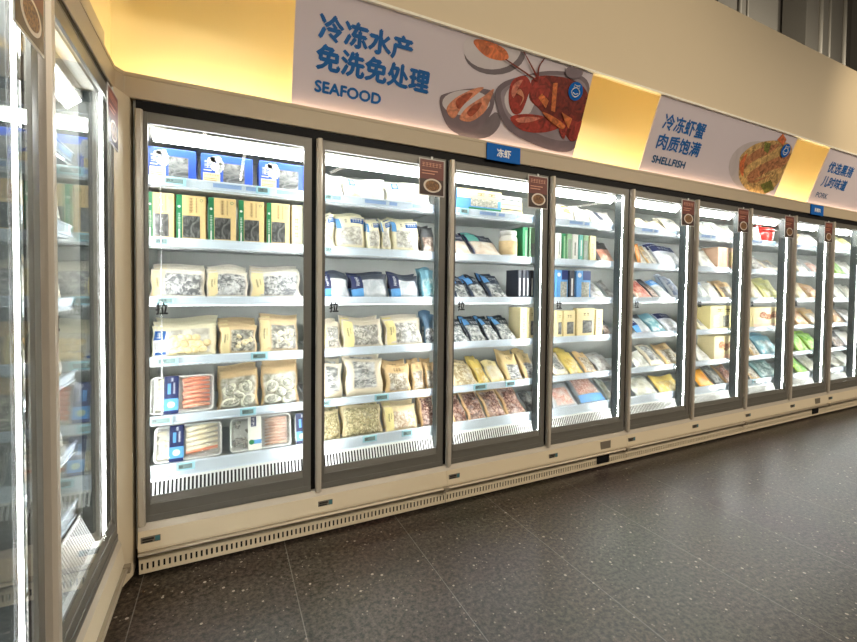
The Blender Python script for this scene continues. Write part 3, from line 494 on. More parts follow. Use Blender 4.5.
# style: words, film, contents a, contents b, scale, window, frost, label(kind,colour material,words)
P={
'gsh':('cream pouch of grey prawns',R(240,232,218),R(110,112,116),R(226,226,224),42,(.2,.95,.08,.84),.4,('strip','kraft_pale')),
'clam':('kraft pouch of pale clam meat',KB,R(118,116,108),R(222,216,200),34,(.3,.95,.06,.8),.25,('strip','kraft_pale')),
'scal':('pouch of round scallops',CRM,R(196,190,176),R(236,232,220),12,(.25,.9,.1,.84),.3,('blueside','carton_white')),
'oys':('kraft-topped pouch of shucked oysters',R(214,184,140),R(150,146,130),R(216,212,200),26,(.07,.93,.0,.80),.2,None),
'wht':('plain white pouch',WH,R(238,234,220),R(244,242,236),10,(.1,.9,.1,.85),.5,None),
'whtp':('white printed pouch',R(236,236,230),R(190,190,182),R(244,244,240),16,(.3,.95,.1,.6),.3,None),
'whtb':('white pouch with blue corner print',R(244,240,226),R(240,230,206),R(246,244,236),8,(.2,.95,.1,.8),.4,('patch','ink_blue')),
'wkr':('cream pouch with blue header band',R(246,238,206),R(170,168,158),R(234,232,222),40,(.14,.88,.12,.66),.4,('band','ink_blue')),
'dkp':('dark clear pouch',R(74,76,80),R(120,96,84),R(232,210,196),20,(.1,.9,.05,.6),.3,None),
'blk':('black-topped pouch of white fillets',R(70,78,92),R(190,200,210),R(246,248,248),9,(.08,.92,.0,.74),.4,('sleeve','sleeve_navy')),
'blk2':('navy-topped pouch of pale fish balls',R(54,58,90),R(230,210,190),R(250,240,226),8,(.06,.94,.0,.62),.4,('cornerteal','carton_teal')),
'tealbag':('teal and white pouch',R(110,160,178),R(120,180,190),R(214,234,236),18,(.1,.9,.05,.7),.4,None),
'shl':('kraft-sided pouch of shredded shellfish',R(236,224,204),R(120,118,112),R(226,222,212),38,(.26,.9,.06,.8),.3,('strip','kraft_yellow')),
'bluedk':('dark blue pouch',R(70,104,132),R(60,64,70),R(200,206,206),30,(.1,.9,.02,.5),.3,None),
'fishc':('clear pouch of silvery fish',R(240,228,204),R(120,124,124),R(232,230,224),24,(.2,.8,.2,.92),.3,None),
'kshr':('kraft pouch with shrimp window',R(226,192,140),R(150,136,116),R(234,226,208),38,(.14,.86,.05,.68),.25,('dots','kraft_brown')),
'cash':('pouch of cream mussel pieces',R(226,208,166),R(150,140,100),R(240,228,186),56,(.06,.94,.0,.9),.1,None),
'ksh2':('kraft pouch of small shrimps',R(236,214,170),R(190,160,130),R(244,232,210),40,(.22,.9,.06,.75),.3,('strip','kraft_yellow')),
'redbrn':('kraft-edged pouch of red-brown octopus',R(222,186,138),R(104,58,44),R(222,186,166),44,(.12,.93,.0,.93),.18,None),
'navy':('navy pouch with pale shellfish',R(44,56,78),R(90,96,100),R(220,222,218),24,(.1,.9,.0,.55),.3,('cornersky','carton_skyblue')),
'bluep':('black and blue pouch of shellfish',R(40,52,66),R(110,120,124),R(236,238,236),36,(.08,.92,.0,.66),.3,('head','carton_skyblue')),
'yelk':('cream pouch of sliced seafood',R(232,214,170),R(170,150,110),R(240,230,200),28,(.1,.9,.0,.9),.2,None),
'yel':('yellow pouch',R(244,216,120),R(226,190,90),R(250,236,180),22,(.1,.9,.0,.6),.2,None),
'ylw':('cream-white pouch with small print',R(242,226,170),R(236,220,180),R(246,240,220),12,(.1,.9,.1,.7),.3,('dots','carton_cream')),
'kfish':('kraft pouch of silver fish',R(232,204,150),R(110,112,116),R(220,220,218),34,(.2,.95,.02,.56),.2,('dots','kraft_pale')),
'dkfish':('dark fish pouch',R(90,92,92),R(50,52,56),R(170,168,160),20,(.1,.9,.05,.9),.2,None),
'whtor':('white pouch with an orange flap',R(246,240,232),R(246,238,224),R(248,246,240),8,(.1,.9,.1,.85),.3,('orange','ora')),
'whtblk':('white pouch with black print',R(238,234,226),R(240,232,222),R(244,240,236),8,(.1,.9,.1,.85),.3,('blackbit','carton_dark')),
'blor':('black pouch with orange salmon',R(60,60,62),R(226,150,120),R(246,206,184),14,(.2,.95,.0,.62),.15,None),
'greyp':('clear grey pouch',R(190,192,192),R(150,146,140),R(230,226,220),14,(.1,.9,.05,.9),.5,None),
'pink':('clear pouch of pink shrimp',R(196,200,204),R(214,150,130),R(244,222,212),26,(.14,.86,.06,.8),.3,None),
'pinkb':('pink shrimp pouch with blue foot',R(150,160,166),R(200,140,120),R(244,214,200),40,(.12,.88,.3,.92),.15,('foot','carton_skyblue')),
'pale':('pale clear pouch',R(222,228,220),R(196,196,176),R(240,238,226),12,(.1,.9,.05,.9),.3,None),
'cream':('cream pouch',R(246,236,204),R(236,220,176),R(248,240,214),14,(.1,.9,.05,.85),.2,None),
'orange':('orange pouch',R(240,160,80),R(240,150,70),R(250,200,140),14,(.1,.9,.05,.85),.1,None),
'navyw':('white pouch with navy header',R(226,230,238),R(200,206,216),R(246,246,246),16,(.1,.9,.05,.6),.3,('headnavy','sleeve_navy')),
'redp':('pouch of red and peach slices',R(236,206,190),R(214,84,66),R(250,206,180),18,(.1,.95,.05,.92),.15,None),
'blub':('sky-blue topped white pouch',R(226,236,242),R(210,220,220),R(246,248,248),16,(.1,.9,.05,.6),.3,('headsky','carton_skyblue')),
'whbl':('white pouch with blue print',R(232,240,250),R(130,150,190),R(240,244,250),12,(.15,.85,.1,.9),.3,None),
'orangep':('bright orange pouch',R(250,176,40),R(236,150,30),R(252,200,90),12,(.2,.8,.2,.7),.05,None),
'ylgr':('yellow-green pouch',R(232,228,160),R(196,196,110),R(240,238,190),16,(.1,.9,.05,.8),.2,None),
'tealg':('teal-grey pouch',R(120,160,160),R(90,130,130),R(206,226,222),14,(.1,.9,.05,.8),.3,None),
'orlt':('pale orange pouch',R(246,206,160),R(232,170,110),R(250,230,206),16,(.1,.9,.05,.8),.2,None),
'green':('bright green pouch',R(170,220,80),R(110,190,40),R(220,246,150),14,(.1,.9,.05,.9),.15,None),
}
mat('ora',R(240,160,60),.5)
# cartons: words, depth, body material, panels (name, material, u0,u1,v0,v1)
C={
'bluebox':('blue shrimp carton with dark window',.17,'carton_blue',[('window','window_grey',.42,.84,.06,.76),('price_panel','kraft_pale',.04,.36,.0,.38),('prawn_print','prawn',.0,0,0,0),('title_print','title',.0,0,0,0)]),
'kraftbox':('kraft carton with green side stripe',.16,'kraft',[('stripe','carton_green',.0,.2,.0,1),('window','window_dark',.22,.80,.07,.56),('script_print','script',0,0,0,0)]),
'kraftplain':('plain kraft carton',.14,'kraft_pale',[('script_print','dots',.3,.6,.2,.7)]),
'kraftwin':('upright kraft carton with fish window',.05,'kraft_pale',[('window','window_grey',.3,.85,.12,.58),('script_print','dots',.3,.7,.72,.86)]),
'bwg':('blue, white and green seafood carton',.16,'carton_skyblue',[('top_panel','carton_cream',.0,1,.58,1),('window','window_pale',.3,.92,.24,.62),('green_band','carton_green',.25,1,.0,.2),('script_print','dots',.4,.9,.7,.9)]),
'bluewin':('upright blue carton with beige window',.05,'carton_skyblue',[('head_panel','carton_navy',.45,1,.66,1),('window','window_pale',.35,.9,.05,.6),('badge','badge',.2,.84,.12,.1)]),
'darkthin':('slim dark carton on edge',.14,'carton_dark',[('spine_text','carton_white',.35,.65,.1,.72)]),
'bluethin':('slim blue carton on edge',.14,'carton_skyblue',[('spine_text','carton_white',.3,.7,.2,.8)]),
'greenthin':('slim green pack on edge',.14,'carton_green',[('spine_text','carton_greenpale',.45,.8,.05,.9)]),
'greypl':('grey-green pack on edge',.14,'carton_greenpale',[('spine_text','carton_grey',.2,.8,.1,.5)]),
'greythin':('slim grey patterned pack on edge',.14,'carton_greenpale',[('spine_text','carton_grey',.15,.85,.05,.8)]),
'whitethin':('slim white pack on edge',.14,'carton_white',[('spine_text','carton_grey',.35,.6,.2,.7)]),
'tealthin':('slim teal pack on edge',.14,'carton_teal',[('spine_text','carton_white',.35,.65,.2,.8)]),
'creambox':('cream carton with two small windows',.16,'kraft_yellow',[('window','window_pale',.12,.38,.1,.6),('window','window_pale',.46,.7,.1,.6),('script_print','dots',.2,.8,.72,.9)]),
'kraftpic':('kraft carton with food picture',.16,'kraft_pale',[('picture','food',.0,0,0,0),('foot_band','carton_peach',.0,1,.0,.2)]),
'peachbox':('peach carton with printed columns',.16,'carton_peach',[('print_column','carton_cream',.2,.4,.15,.8),('print_column','carton_cream',.55,.75,.15,.8)]),
}
def dots(mb,x0,x1,z0,z1,nx,nz,y,mi=0,fill=.6):
    dx,dz=(x1-x0)/nx,(z1-z0)/nz
    for i in range(nx):
        for j in range(nz):
            a,c=x0+i*dx,z0+j*dz; g=(1-fill)/2
            # a little cross-barred mark, like one character
            mb.rect(a+g*dx,a+(1-g)*dx,c+(g+.42)*dz*1,c+(g+.52)*dz,y,mi); mb.rect(a+.44*dx,a+.56*dx,c+g*dz,c+(1-g)*dz,y,mi)
            mb.rect(a+g*dx,a+(1-g)*dx,c+(1-g-.1)*dz,c+(1-g)*dz,y,mi); mb.rect(a+g*dx,a+(1-g)*dx,c+g*dz,c+(g+.1)*dz,y,mi)
    return mb
def carton(style,w,h,rng):
    words,dep,bm,pan=C[style]
    r=empty('frozen_food_carton')
    MB().box(-w/2,w/2,0,dep,0,h).build('carton',bm,r,min(.003,w*.1))
    X=lambda u:-w/2+u*w
    for nm,m,u0,u1,v0,v1 in pan:
        b=MB()
        if m=='prawn':      # white curled shrimp print on the box front
            for t in range(9):
                a=2.2-t*.42; cx=X(.27)+.11*w*math.cos(a); cz=h*(.62)+.22*h*math.sin(a); q=(.085-.005*t)*w
                poly(b,circle(cx,cz,q,q*.8,10),-.0012)
            poly(b,circle(X(.27),.58*h,.09*w,.13*h,14),-.0010); poly(b,circle(X(.33),.84*h,.06*w,.10*h,12),-.0014); b.build(nm,'ink_white',r); continue
        if m=='title':
            dots(b,X(.05),X(.2),h*.52,h*.78,1,2,-.0016,0,.8); b.rect(X(.05),X(.2),h*.44,h*.47,-.0016); b.build(nm,'ink_white',r)
            b=dots(MB(),X(.06),X(.34),h*.27,h*.33,6,1,-.0018); 
            for k in range(3): b.rect(X(.06),X(.30),h*(.06+k*.06),h*(.075+k*.06),-.0018)
            b.build('price_print',mat('ink_brown',R(120,70,30),.6),r); continue
        if m=='script':
            dots(b,X(.42),X(.58),h*.62,h*.95,1,5,-.0014,0,.75); dots(b,X(.64),X(.72),h*.62,h*.95,1,6,-.0014,0,.7); b.build(nm,mat('ink_brown',R(120,70,30),.6),r)
            b=MB(); n=20; ring=[(X(.85)+.05*w*math.cos(2*PI*k/n),h*.9+.05*w*math.sin(2*PI*k/n)) for k in range(n)]
            b.tube([(x,-.001,z) for x,z in ring+ring[:1]],.0012,4); b.build('ring_print','carton_green',r)
            b=dots(MB(),X(.05),X(.15),h*.28,h*.6,1,3,-.0020,0,.9); b.rect(X(.07),X(.13),h*.04,h*.26,-.0020); poly(b,circle(X(.10),h*.74,.05*w,.05*w,14),-.002); b.build('stripe_text','carton_white',r); continue
        if m=='dots':
            dots(b,X(u0),X(u1),h*v0,h*v1,2,max(1,int((v1-v0)*8)),-.0014); b.build(nm,mat('ink_grey',R(110,96,76),.6),r); continue
        if m=='badge':
            poly(b,circle(X(u0),h*v1 if 0 else h*.84,w*.13,w*.13,16),-.0014); b.build(nm,'carton_white',r); continue
        if m=='food':
            for k in range(3): b.blob((X(.32+.2*k),-.001,h*(.62-.1*(k%2))),(.14*w,.0015,.16*h),rng,10,6)
            b.build(nm,mottled('food_print',R(150,84,50),R(236,190,140),40,.5,0),r); continue
        y=-.0007 if u1-u0>.3 or nm=='stripe' else -.0012
        if nm in('window','price_panel','green_band'): y=-.0010
        b.prism([(y,h*v0+.001),(.001,h*v0+.001),(.001,h*v1-.001),(y,h*v1-.001)],'x',X(u0),X(u1)); b.build(nm,m,r)
    return r,words,'box'
def pouch(style,w,h,lean,rng,thin=1):
    words,film,ca,cb,sc,win,frost,lab=P[style]
    m=pouch_mat('pouch_'+style,film,ca,cb,sc,win,frost,(1,1,2.2) if style in('fishc','kfish') else (1,1,1))
    t=min(.05,.22*min(w*1.6,h)+.008)*thin; ph=[(rng.uniform(3,9),rng.uniform(3,9),rng.uniform(0,6)) for _ in range(4)]
    tilt=rng.uniform(-.03,.03)
    def th(u,v):
        e=max(0,math.sin(PI*min(1,max(0,u))))**.42; vv=min(1,v/.9)
        g=max(0,math.sin(PI*vv**.75))**.5
        n=sum(math.sin(a*u*2+c)*math.cos(b_*v*1.6+c*2) for a,b_,c in ph)*.0035
        return t*e*g+n*e*g
    def front(u,v,off=0):
        n=.004*math.sin(9*v+ph[0][2])*(u-.5)*2
        x=(u-.5)*w*(1-.05*math.sin(PI*v))+n; z=v*h+.006*math.sin(5*u+ph[1][2])*v+tilt*(u-.5)*w*v
        return Vector((x,-th(u,v)*.72-.0012-off+.008*math.sin(6*u+ph[2][2])*(v**3),z))
    def back(u,v):
        p=front(u,v); p.y=th(u,v)*.28+.0012+.008*math.sin(6*u+ph[2][2])*(v**3); return p
    rot=Matrix.Rotation(-math.radians(lean),4,'X')
    nu,nv=14,14; b=MB(); vs=[];uv=[];fs=[]
    for side in (front,back):
        for j in range(nv+1):
            for i in range(nu+1): vs.append(side(i/nu,j/nv)); uv.append((i/nu,j/nv if side is front else .99))
    k=(nu+1)*(nv+1); I_=lambda i,j,s:s*k+j*(nu+1)+i
    for j in range(nv):
        for i in range(nu):
            fs.append((I_(i,j,0),I_(i+1,j,0),I_(i+1,j+1,0),I_(i,j+1,0))); fs.append((I_(i,j,1),I_(i,j+1,1),I_(i+1,j+1,1),I_(i+1,j,1)))
    for i in range(nu): fs+= [(I_(i,0,1),I_(i+1,0,1),I_(i+1,0,0),I_(i,0,0)),(I_(i,nv,0),I_(i+1,nv,0),I_(i+1,nv,1),I_(i,nv,1))]
    for j in range(nv): fs+= [(I_(0,j,0),I_(0,j+1,0),I_(0,j+1,1),I_(0,j,1)),(I_(nu,j,1),I_(nu,j+1,1),I_(nu,j+1,0),I_(nu,j,0))]
    b.add(vs,fs,0,True,uv); b.xf(rot)
    dz=-min(v[2] for v in b.v)+.001; dy=-min(v[1] for v in b.v)
    mv=Matrix.Translation((0,dy,dz))@rot; b.xf(Matrix.Translation((0,dy,dz)))
    r=empty('frozen_food_pouch'); b.build('pouch',m,r)
    def patch(nm,u0,u1,v0,v1,mt,off=.0016,n=6,sub=None):
        q=MB(); g=[front(u0+(u1-u0)*i/n+(sub or 0)*(j/n),v0+(v1-v0)*j/n,off) for j in range(n+1) for i in range(n+1)]
        q.add(g,[(j*(n+1)+i,j*(n+1)+i+1,(j+1)*(n+1)+i+1,(j+1)*(n+1)+i) for j in range(n) for i in range(n)],0,True); return q.build(nm,mt,r,mtx=mv)
    def chars(nm,u0,u1,v0,v1,nx,nz,mt,off=.003):
        q=MB(); dots(q,0,1,0,1,nx,nz,0,0,.8); q.v=[tuple(front(u0+(u1-u0)*x,v0+(v1-v0)*z,off)) for x,y,z in q.v]; return q.build(nm,mt,r,mtx=mv)
    if lab:
        k,mt=lab
        if k=='strip':
            patch('label_strip',.03,.26,.02,.93,mt); chars('label_text',.10,.16,.36,.66,1,4,'ink_black'); chars('small_print',.18,.21,.45,.68,1,4,'ink_black')
        elif k=='blueside':
            patch('label_strip',.02,.24,.02,.9,mt); patch('blue_label',.025,.2,.52,.82,'ink_blue',.0026); patch('blue_label',.05,.22,.06,.14,'ink_blue',.0026); chars('label_text',.06,.16,.56,.78,1,1,'ink_white',.004); chars('small_print',.04,.2,.2,.46,5,3,'ink_navy',.0026)
        elif k=='patch':
            patch('blue_print',.10,.26,.62,.97,mt); chars('label_text',.12,.24,.68,.92,1,2,'ink_white'); chars('small_print',.12,.26,.22,.38,3,1,'ink_navy')
        elif k=='band':
            patch('blue_band',.5,.98,.76,.93,mt); chars('label_text',.56,.92,.79,.90,4,1,'ink_white'); patch('corner_print',.02,.18,.6,.92,'carton_skyblue',.0016,6,-.03); chars('bird_print',.3,.4,.78,.92,1,1,'ink_black'); 
        elif k=='sleeve':
            patch('sleeve',.0,.30,.34,.96,mt); patch('sky_panel',.0,.30,.02,.34,'sleeve_sky'); chars('label_text',.10,.22,.45,.9,1,3,'ink_white')
        elif k in('cornerteal','cornersky'):
            patch('corner_label',.06,.42,.62,.98,mt); chars('label_text',.5,.9,.72,.88,4,1,'ink_white')
        elif k=='head':
            patch('header_patch',.05,.42,.68,.97,mt); chars('label_text',.52,.92,.72,.86,3,1,'ink_white')
        elif k in('headnavy','headsky'):
            patch('header',.02,.98,.68,.98,mt); chars('label_text',.3,.8,.76,.92,4,1,'ink_white')
        elif k=='dots': chars('label_text',.35,.65,.74,.88,3,2,mat('ink_grey',R(110,96,76),.6))
        elif k=='orange': patch('orange_flap',.40,.85,.45,.95,mt,.003,6,-.12)
        elif k=='blackbit': patch('black_print',.35,.55,.25,.9,mt,.002,6,-.14); patch('blue_print',.30,.5,.78,.95,'ink_navy',.003)
        elif k=='foot': patch('blue_foot',.04,.96,.02,.28,mt,.002)
    E_=lambda a,u:Matrix.Rotation(a,3,'Y')
    if style=='scal':
        q=MB()
        for j,row in enumerate((5,5,4)):
            for i in range(row):
                u=.33+.115*i+.05*(j%2)+rng.uniform(-.006,.006); v=.16+.19*j+rng.uniform(-.02,.02)
                p=front(u,v); q.blob(p+Vector((0,.002,0)),(.0215,.012,.0195),rng,12,8,0,.10)
        tag(q.build('scallops','scallop_meat',r,mtx=mv),'round cream scallops')
    if style=='oys':
        q=MB(); g=MB()
        for u,v,rx,rz,a in ((.27,.48,.030,.038,.4),(.68,.52,.036,.030,1.2),(.30,.16,.046,.024,.25),(.72,.17,.038,.030,-.5),(.5,.32,.03,.022,.9)):
            p=front(u,v); rt=Matrix.Rotation(a+rng.uniform(-.5,.5),3,'Y').to_quaternion()
            q.blob(p,(rx,.010,rz),rng,16,8,0,.16,rt); g.blob(p+Vector((0,-.006,0)),(rx*.74,.008,rz*.72),rng,12,8,0,.22,rt)
        tag(q.build('oyster_shells','oyster_shell',r,mtx=mv),'pale shell rims'); tag(g.build('oyster_meat','oyster_grey',r,mtx=mv),'grey oyster meat')
    if style=='clam':
        q=MB()
        for _ in range(9):
            u,v=rng.uniform(.40,.85),rng.uniform(.12,.62); q.blob(front(u,v),(rng.uniform(.010,.017),.007,rng.uniform(.009,.014)),rng,10,6,0,.2,Matrix.Rotation(rng.uniform(0,3),3,'Y').to_quaternion())
        tag(q.build('clam_meat','clam_cream',r,mtx=mv),'cream clam lumps')
    if style=='cash':
        q=MB()
        for _ in range(60):
            u,v=rng.uniform(.10,.93),rng.uniform(.06,.82)
            if lab is None and u<0: continue
            q.blob(front(u,v,.001),(.0095,.005,.0055),rng,8,5,0,.2,Matrix.Rotation(rng.uniform(0,3),3,'Y').to_quaternion())
        tag(q.build('mussel_pieces',mottled('mussel',R(170,156,110),R(246,236,200),60,.4,.3),r,mtx=mv),'cream mussel pieces')
    if style=='redbrn':
        q=MB()
        for _ in range(16):
            u,v=rng.uniform(.2,.86),rng.uniform(.08,.85); p=front(u,v,.001); a=rng.uniform(0,6); l=.016
            q.tube([p+Vector((l*math.cos(a)*k,-.003+.002*abs(k),l*math.sin(a)*k+.006*k*k)) for k in (-1,-.4,.3,1)],[.003,.005,.005,.002],6)
        q.build('octopus_pieces',mottled('octo',R(120,66,52),R(236,206,190),60,.35,.4),r,mtx=mv)
    return r,words,'bag'
def rrect(w,h,r,n=5):
    o=[]
    for cx,cz,a0 in ((w/2-r,h/2-r,0),(-w/2+r,h/2-r,90),(-w/2+r,-h/2+r,180),(w/2-r,-h/2+r,270)):
        for k in range(n+1): a=math.radians(a0+90*k/n); o.append((cx+r*math.cos(a),cz+r*math.sin(a)))
    return o
def tray(style,w,h,lean,rng):
    words={'traylegs':'clear tray of orange crab legs','traycrab':'clear tray of mixed crab meat','trayshr':'clear tray of pink shrimps'}[style]
    r=empty('seafood_tray'); dep=.036
    rot=Matrix.Rotation(-math.radians(lean),4,'X'); mv=Matrix.Translation((0,.012,h/2*math.cos(math.radians(lean))+dep*.0+.004))@rot
    mv=Matrix.Translation((0,0,.011))@mv
    wf=max(w,.10)
    o1=rrect(wf,h,.022); o2=rrect(wf-.012,h-.012,.018); o3=rrect(wf-.03,h-.03,.015); n=len(o1)
    b=MB(); rings=[(o1,0),(o1,.003),(o3,dep),(rrect(wf-.04,h-.04,.012),dep),]
    V=[]
    for o,y in [(o2,0)]+rings: V+=[(p[0],y,p[1]) for p in o]
    V+=[(p[0],dep-.004,p[1]) for p in rrect(wf-.036,h-.036,.012)]
    F=[]
    for a,c in ((0,1),(1,2),(2,3),(3,4)): F+=[(a*n+k,a*n+(k+1)%n,c*n+(k+1)%n,c*n+k) for k in range(n)]
    F+=[(5*n+k,5*n+(k+1)%n,(k+1)%n,k) for k in range(n)]; F.append([4*n+k for k in range(n)]); F.append([5*n+k for k in range(n)][::-1])
    b.add(V,F,0,False).build('tray','tray_plastic',r,mtx=mv)
    b=MB(); b.add([(p[0],-.0006,p[1]) for p in o2],[list(range(n))]); b.build('film','film',r,mtx=mv)
    x0,x1=-wf/2+.016,wf/2-.016; sx=x0+(x1-x0)*(.30 if style!='trayshr' else .38); sw=.062 if style!='trayshr' else .066
    q=MB(); nl=7
    if style=='traylegs':
        for k in range(nl):
            z=-h/2+.026+(h-.052)*k/(nl-1); p=[(sx+.045+rng.uniform(0,.01),.014,z),((sx+x1)/2+.02,.009,z+.003+.004),(x1-.004,.014,z+.006)]
            q.tube(p,[.010,.011,.008],8)
        tag(q.build('crab_legs','crab_leg',r,mtx=mv),'orange crab legs'); q=MB()
        for k in range(nl):
            z=-h/2+.026+(h-.052)*k/(nl-1); q.tube([(x0+.002,.014,z),((x0+sx)/2,.009,z+.004),(sx,.014,z)],[.008,.011,.010],8)
        tag(q.build('crab_meat','crab_meat',r,mtx=mv),'cream meat ends')
    elif style=='traycrab':
        for k in range(5):
            z=-h/2+.05+(h-.07)*k/4; q.tube([(sx+.04,.014,z-.008),((sx+x1)/2+.02,.008,z+.002),(x1-.004,.016,z+.01)],[.012,.013,.008],8)
        for k in range(8): q.blob((rng.uniform(x0+.01,sx-.02),.013,rng.uniform(-h/2+.02,h/2-.03)),(.022,.008,.014),rng,10,6,0,.3)
        tag(q.build('crab_meat','crab_meat',r,mtx=mv),'cream crab sticks'); q=MB()
        q.tube([(sx+.04,.012,-h/2+.034),((sx+x1)/2,.006,-h/2+.040),(x1-.004,.013,-h/2+.044)],[.010,.012,.008],8); tag(q.build('crab_leg','crab_leg',r,mtx=mv),'one orange leg')
    else:
        for k in range(9):
            z=-h/2+.022+(h-.044)*k/8; q.tube([(sx+.05,.016,z-.004),((sx+x1)/2+.02,.008,z+.002),(x1-.006,.015,z)],[.004,.009,.006],7)
        tag(q.build('shrimps','shrimp_meat',r,mtx=mv),'pink shrimps'); q=MB()
        for k in range(14): q.blob((rng.uniform(x0+.008,sx-.02),.014,rng.uniform(-h/2+.02,h/2-.02)),(.016,.007,.011),rng,9,6,0,.3)
        tag(q.build('shrimp_heads','clam_grey',r,mtx=mv),'grey shrimp heads')
    za,zb=-h/2-.001,h/2+.001
    def band(nm,z0,z1,m,y=-.0025,xa=0,xb=1): 
        c=MB(); c.box(sx-sw/2+sw*xa,sx-sw/2+sw*xb,y,y+.001,z0,z1); return c.build(nm,m,r,mtx=mv)
    zt=lambda f:za+(zb-za)*f
    if style!='trayshr':
        band('sleeve',zt(.07),zt(1),'sleeve_navy',-.0025,0,1) if 0 else None
        band('sleeve',zt(.40),zt(1),'sleeve_navy'); band('sky_panel',zt(.09),zt(.40),'sleeve_sky'); band('sleeve_foot',zt(0),zt(.09),'sleeve_navy')
        c=MB(); poly(c,circle(sx,zt(.24),.016,.015,18),-.0032); c.build('round_print','sleeve_lemon',r,mtx=mv)
        c=dots(MB(),sx+.006,sx+.018,zt(.52),zt(.82),1,5,-.0032,0,.8); dots(c,sx-.004,sx+.010,zt(.85),zt(.95),1,2,-.0032,0,.9); c.build('sleeve_text','ink_white',r,mtx=mv)
        c=MB(); c.rect(sx-.016,sx-.002,zt(.52),zt(.80),-.0032); c.build('text_panel','sleeve_sky',r,mtx=mv)
    else:
        band('sleeve',zt(0),zt(1),'sleeve_white'); band('navy_title',zt(.70),zt(.99),'sleeve_navy',-.0032,.22,.62); band('sky_panel',zt(.18),zt(.30),'carton_skyblue',-.0032,.35,1)
        c=MB(); poly(c,circle(sx-.016,zt(.24),.013,.013,16),-.0034); c.build('round_print','carton_green',r,mtx=mv)
        c=dots(MB(),sx-.018,sx+.006,zt(.72),zt(.97),1,2,-.004,0,.8); c.build('sleeve_text','ink_white',r,mtx=mv)
    for ch in r.children:
        ch.location.x+=0
    return r,words,'food tray'
def jar(w,h):
    r=empty('storage_jar'); q=w/2
    MB().lathe([(q*.9,0),(q*.97,.006),(q*.97,h*.72),(q*.8,h*.8),(q*.8,h*.82)],(0,q,0)).build('jar','jar_white',r)
    MB().lathe([(q*.86,h*.82),(q*.9,h*.83),(q*.9,h*.97),(q*.85,h)],(0,q,0)).build('lid','carton_white',r)
    MB().lathe([(q*.985,h*.12),(q*.985,h*.62)],(0,q,0)).build('label_band','jar_label',r)
    return r,'white jar with printed band','jar'
def pot(w,h):
    r=empty('cooking_pot'); q=w/2*.92
    MB().lathe([(q*.8,0),(q*.86,.01),(q,h*.62),(q*.96,h*.62),(q*.84,.02)],(0,q,0)).build('body','pot_red',r)
    MB().lathe([(q*1.04,h*.62),(q*1.04,h*.66),(q*.8,h*.80),(q*.2,h*.86),(q*.15,h*.9),(q*.28,h*.95),(q*.2,h)],(0,q,0)).build('lid','pot_red',r)
    for s in (-1,1): MB().tube([(s*q*.92,q*.8,h*.5),(s*q*1.08,q*.8,h*.53),(s*q*1.08,q*1.2,h*.53),(s*q*.92,q*1.2,h*.5)],.008,8).build('handle','pot_red',r)
    return r,'red lidded pot','pot'
ORD=['first','second','third','fourth','fifth','sixth','seventh','eighth','ninth','tenth','eleventh']
SHN=['top','second','third','fourth','fifth','bottom']
WL=[]
def where(bay): return '%s door right of corner'%DN[bay] if bay>=0 else '%s door left of corner'%('first' if bay==-1 else 'second')
def place(o,bay,x,y,z):
    o.location,rz=cab(bay,x,y,z); o.rotation_euler=(0,0,rz)
def stock(bay,sh,items):
    rng=random.Random(bay*17+sh*131+5)
    floor_z=SHELF[sh]-.0118
    for k,(st,x0,x1,h,lean,rows) in enumerate(items):
        w=x1-x0
        if lean>=26 and bay>=2: lean,h=(48,h*1.22)
        elif lean>=18 and bay>=2: lean,h=(36,h*1.1)
        if bay>=0 and st in P and rows<2 and lean<40: rows=2
        if st in P: o,words,cat=pouch(st,w,h,lean,rng,.5 if lean>=36 else .8)
        elif st in C: o,words,cat=carton(st,w,h,rng)
        elif st.startswith('tray'): o,words,cat=tray(st,w,h,lean,rng)
        elif st=='jar': o,words,cat=jar(w,h)
        else: o,words,cat=pot(w,h)
        cx=(x0+x1)/2
        if st.startswith('tray') and w<.1: cx=x0+.05
        place(o,bay,cx,.150+.004*(k%2),floor_z+.0005)
        g='packs on the %s shelf behind the %s'%(SHN[sh],where(bay))
        tag(o,'%s, %s from left, %s shelf, %s'%(words,ORD[k],SHN[sh],where(bay)),cat,g)
        t=.06 if cat=='bag' else .06
        for j in range(1,rows):
            c=copy_tree(o); place(c,bay,cx+rng.uniform(-.008,.008)*(1 if w>.1 else .3),.150+j*t,floor_z+.0005)
            c.scale=(1,1,1+.11*j)
            for ch in list(c.children):
                if j>=1 and ch.name.split('.')[0] in('scallops','oyster_shells','oyster_meat','clam_meat','mussel_pieces','octopus_pieces','small_print'): bpy.data.objects.remove(ch)
            c['label']='%s tucked %s %s from left, %s shelf, %s'%(words.split(' of ')[0].split(' with ')[0],'behind' if j==1 else 'two behind',ORD[k],SHN[sh],where(bay))
for (bay,sh),items in GOODS.items(): stock(bay,sh,items)
# the stack of cartons on the top shelf of the third door
rng=random.Random(4)
for i in range(4):
    r=empty('frozen_food_carton'); hh=.034
    MB().box(-.10,.10,0,.3,0,hh).build('carton','kraft_yellow' if i<3 else 'carton_white',r,.002)
    MB().box(-.09,.09,-.0008,.001,.004,.012).build('edge_print','carton_dark' if i%2 else 'kraft_brown',r)
    tag(r,'flat yellow carton, %s of stack on top shelf, third door right of corner'%['lowest','second up','third up','topmost'][i],'box','flat cartons stacked on the top shelf')
    place(r,2,.585+rng.uniform(-.006,.006),.17+i*.006,SHELF[0]-.0115+i*(hh+.0006))
# bags behind the left freezer's doors
LEFT={-1:[('whtp','wht'),('pale','wht'),('fishc','gsh'),('kshr','pale'),('greyp','fishc'),('whtp','pale')],-2:[('wht','whtb'),('wkr','pale'),('gsh','shl'),('fishc','kshr'),('oys','greyp'),('kshr','pale')]}
for bay,sh in LEFT.items():
    for i,(a,b_) in enumerate(sh):
        stock(bay,i,[(a,.05,.26,.17,16,1),(b_,.28,.50,.17,16,1),(a,.52,.73,.17,16,1)])
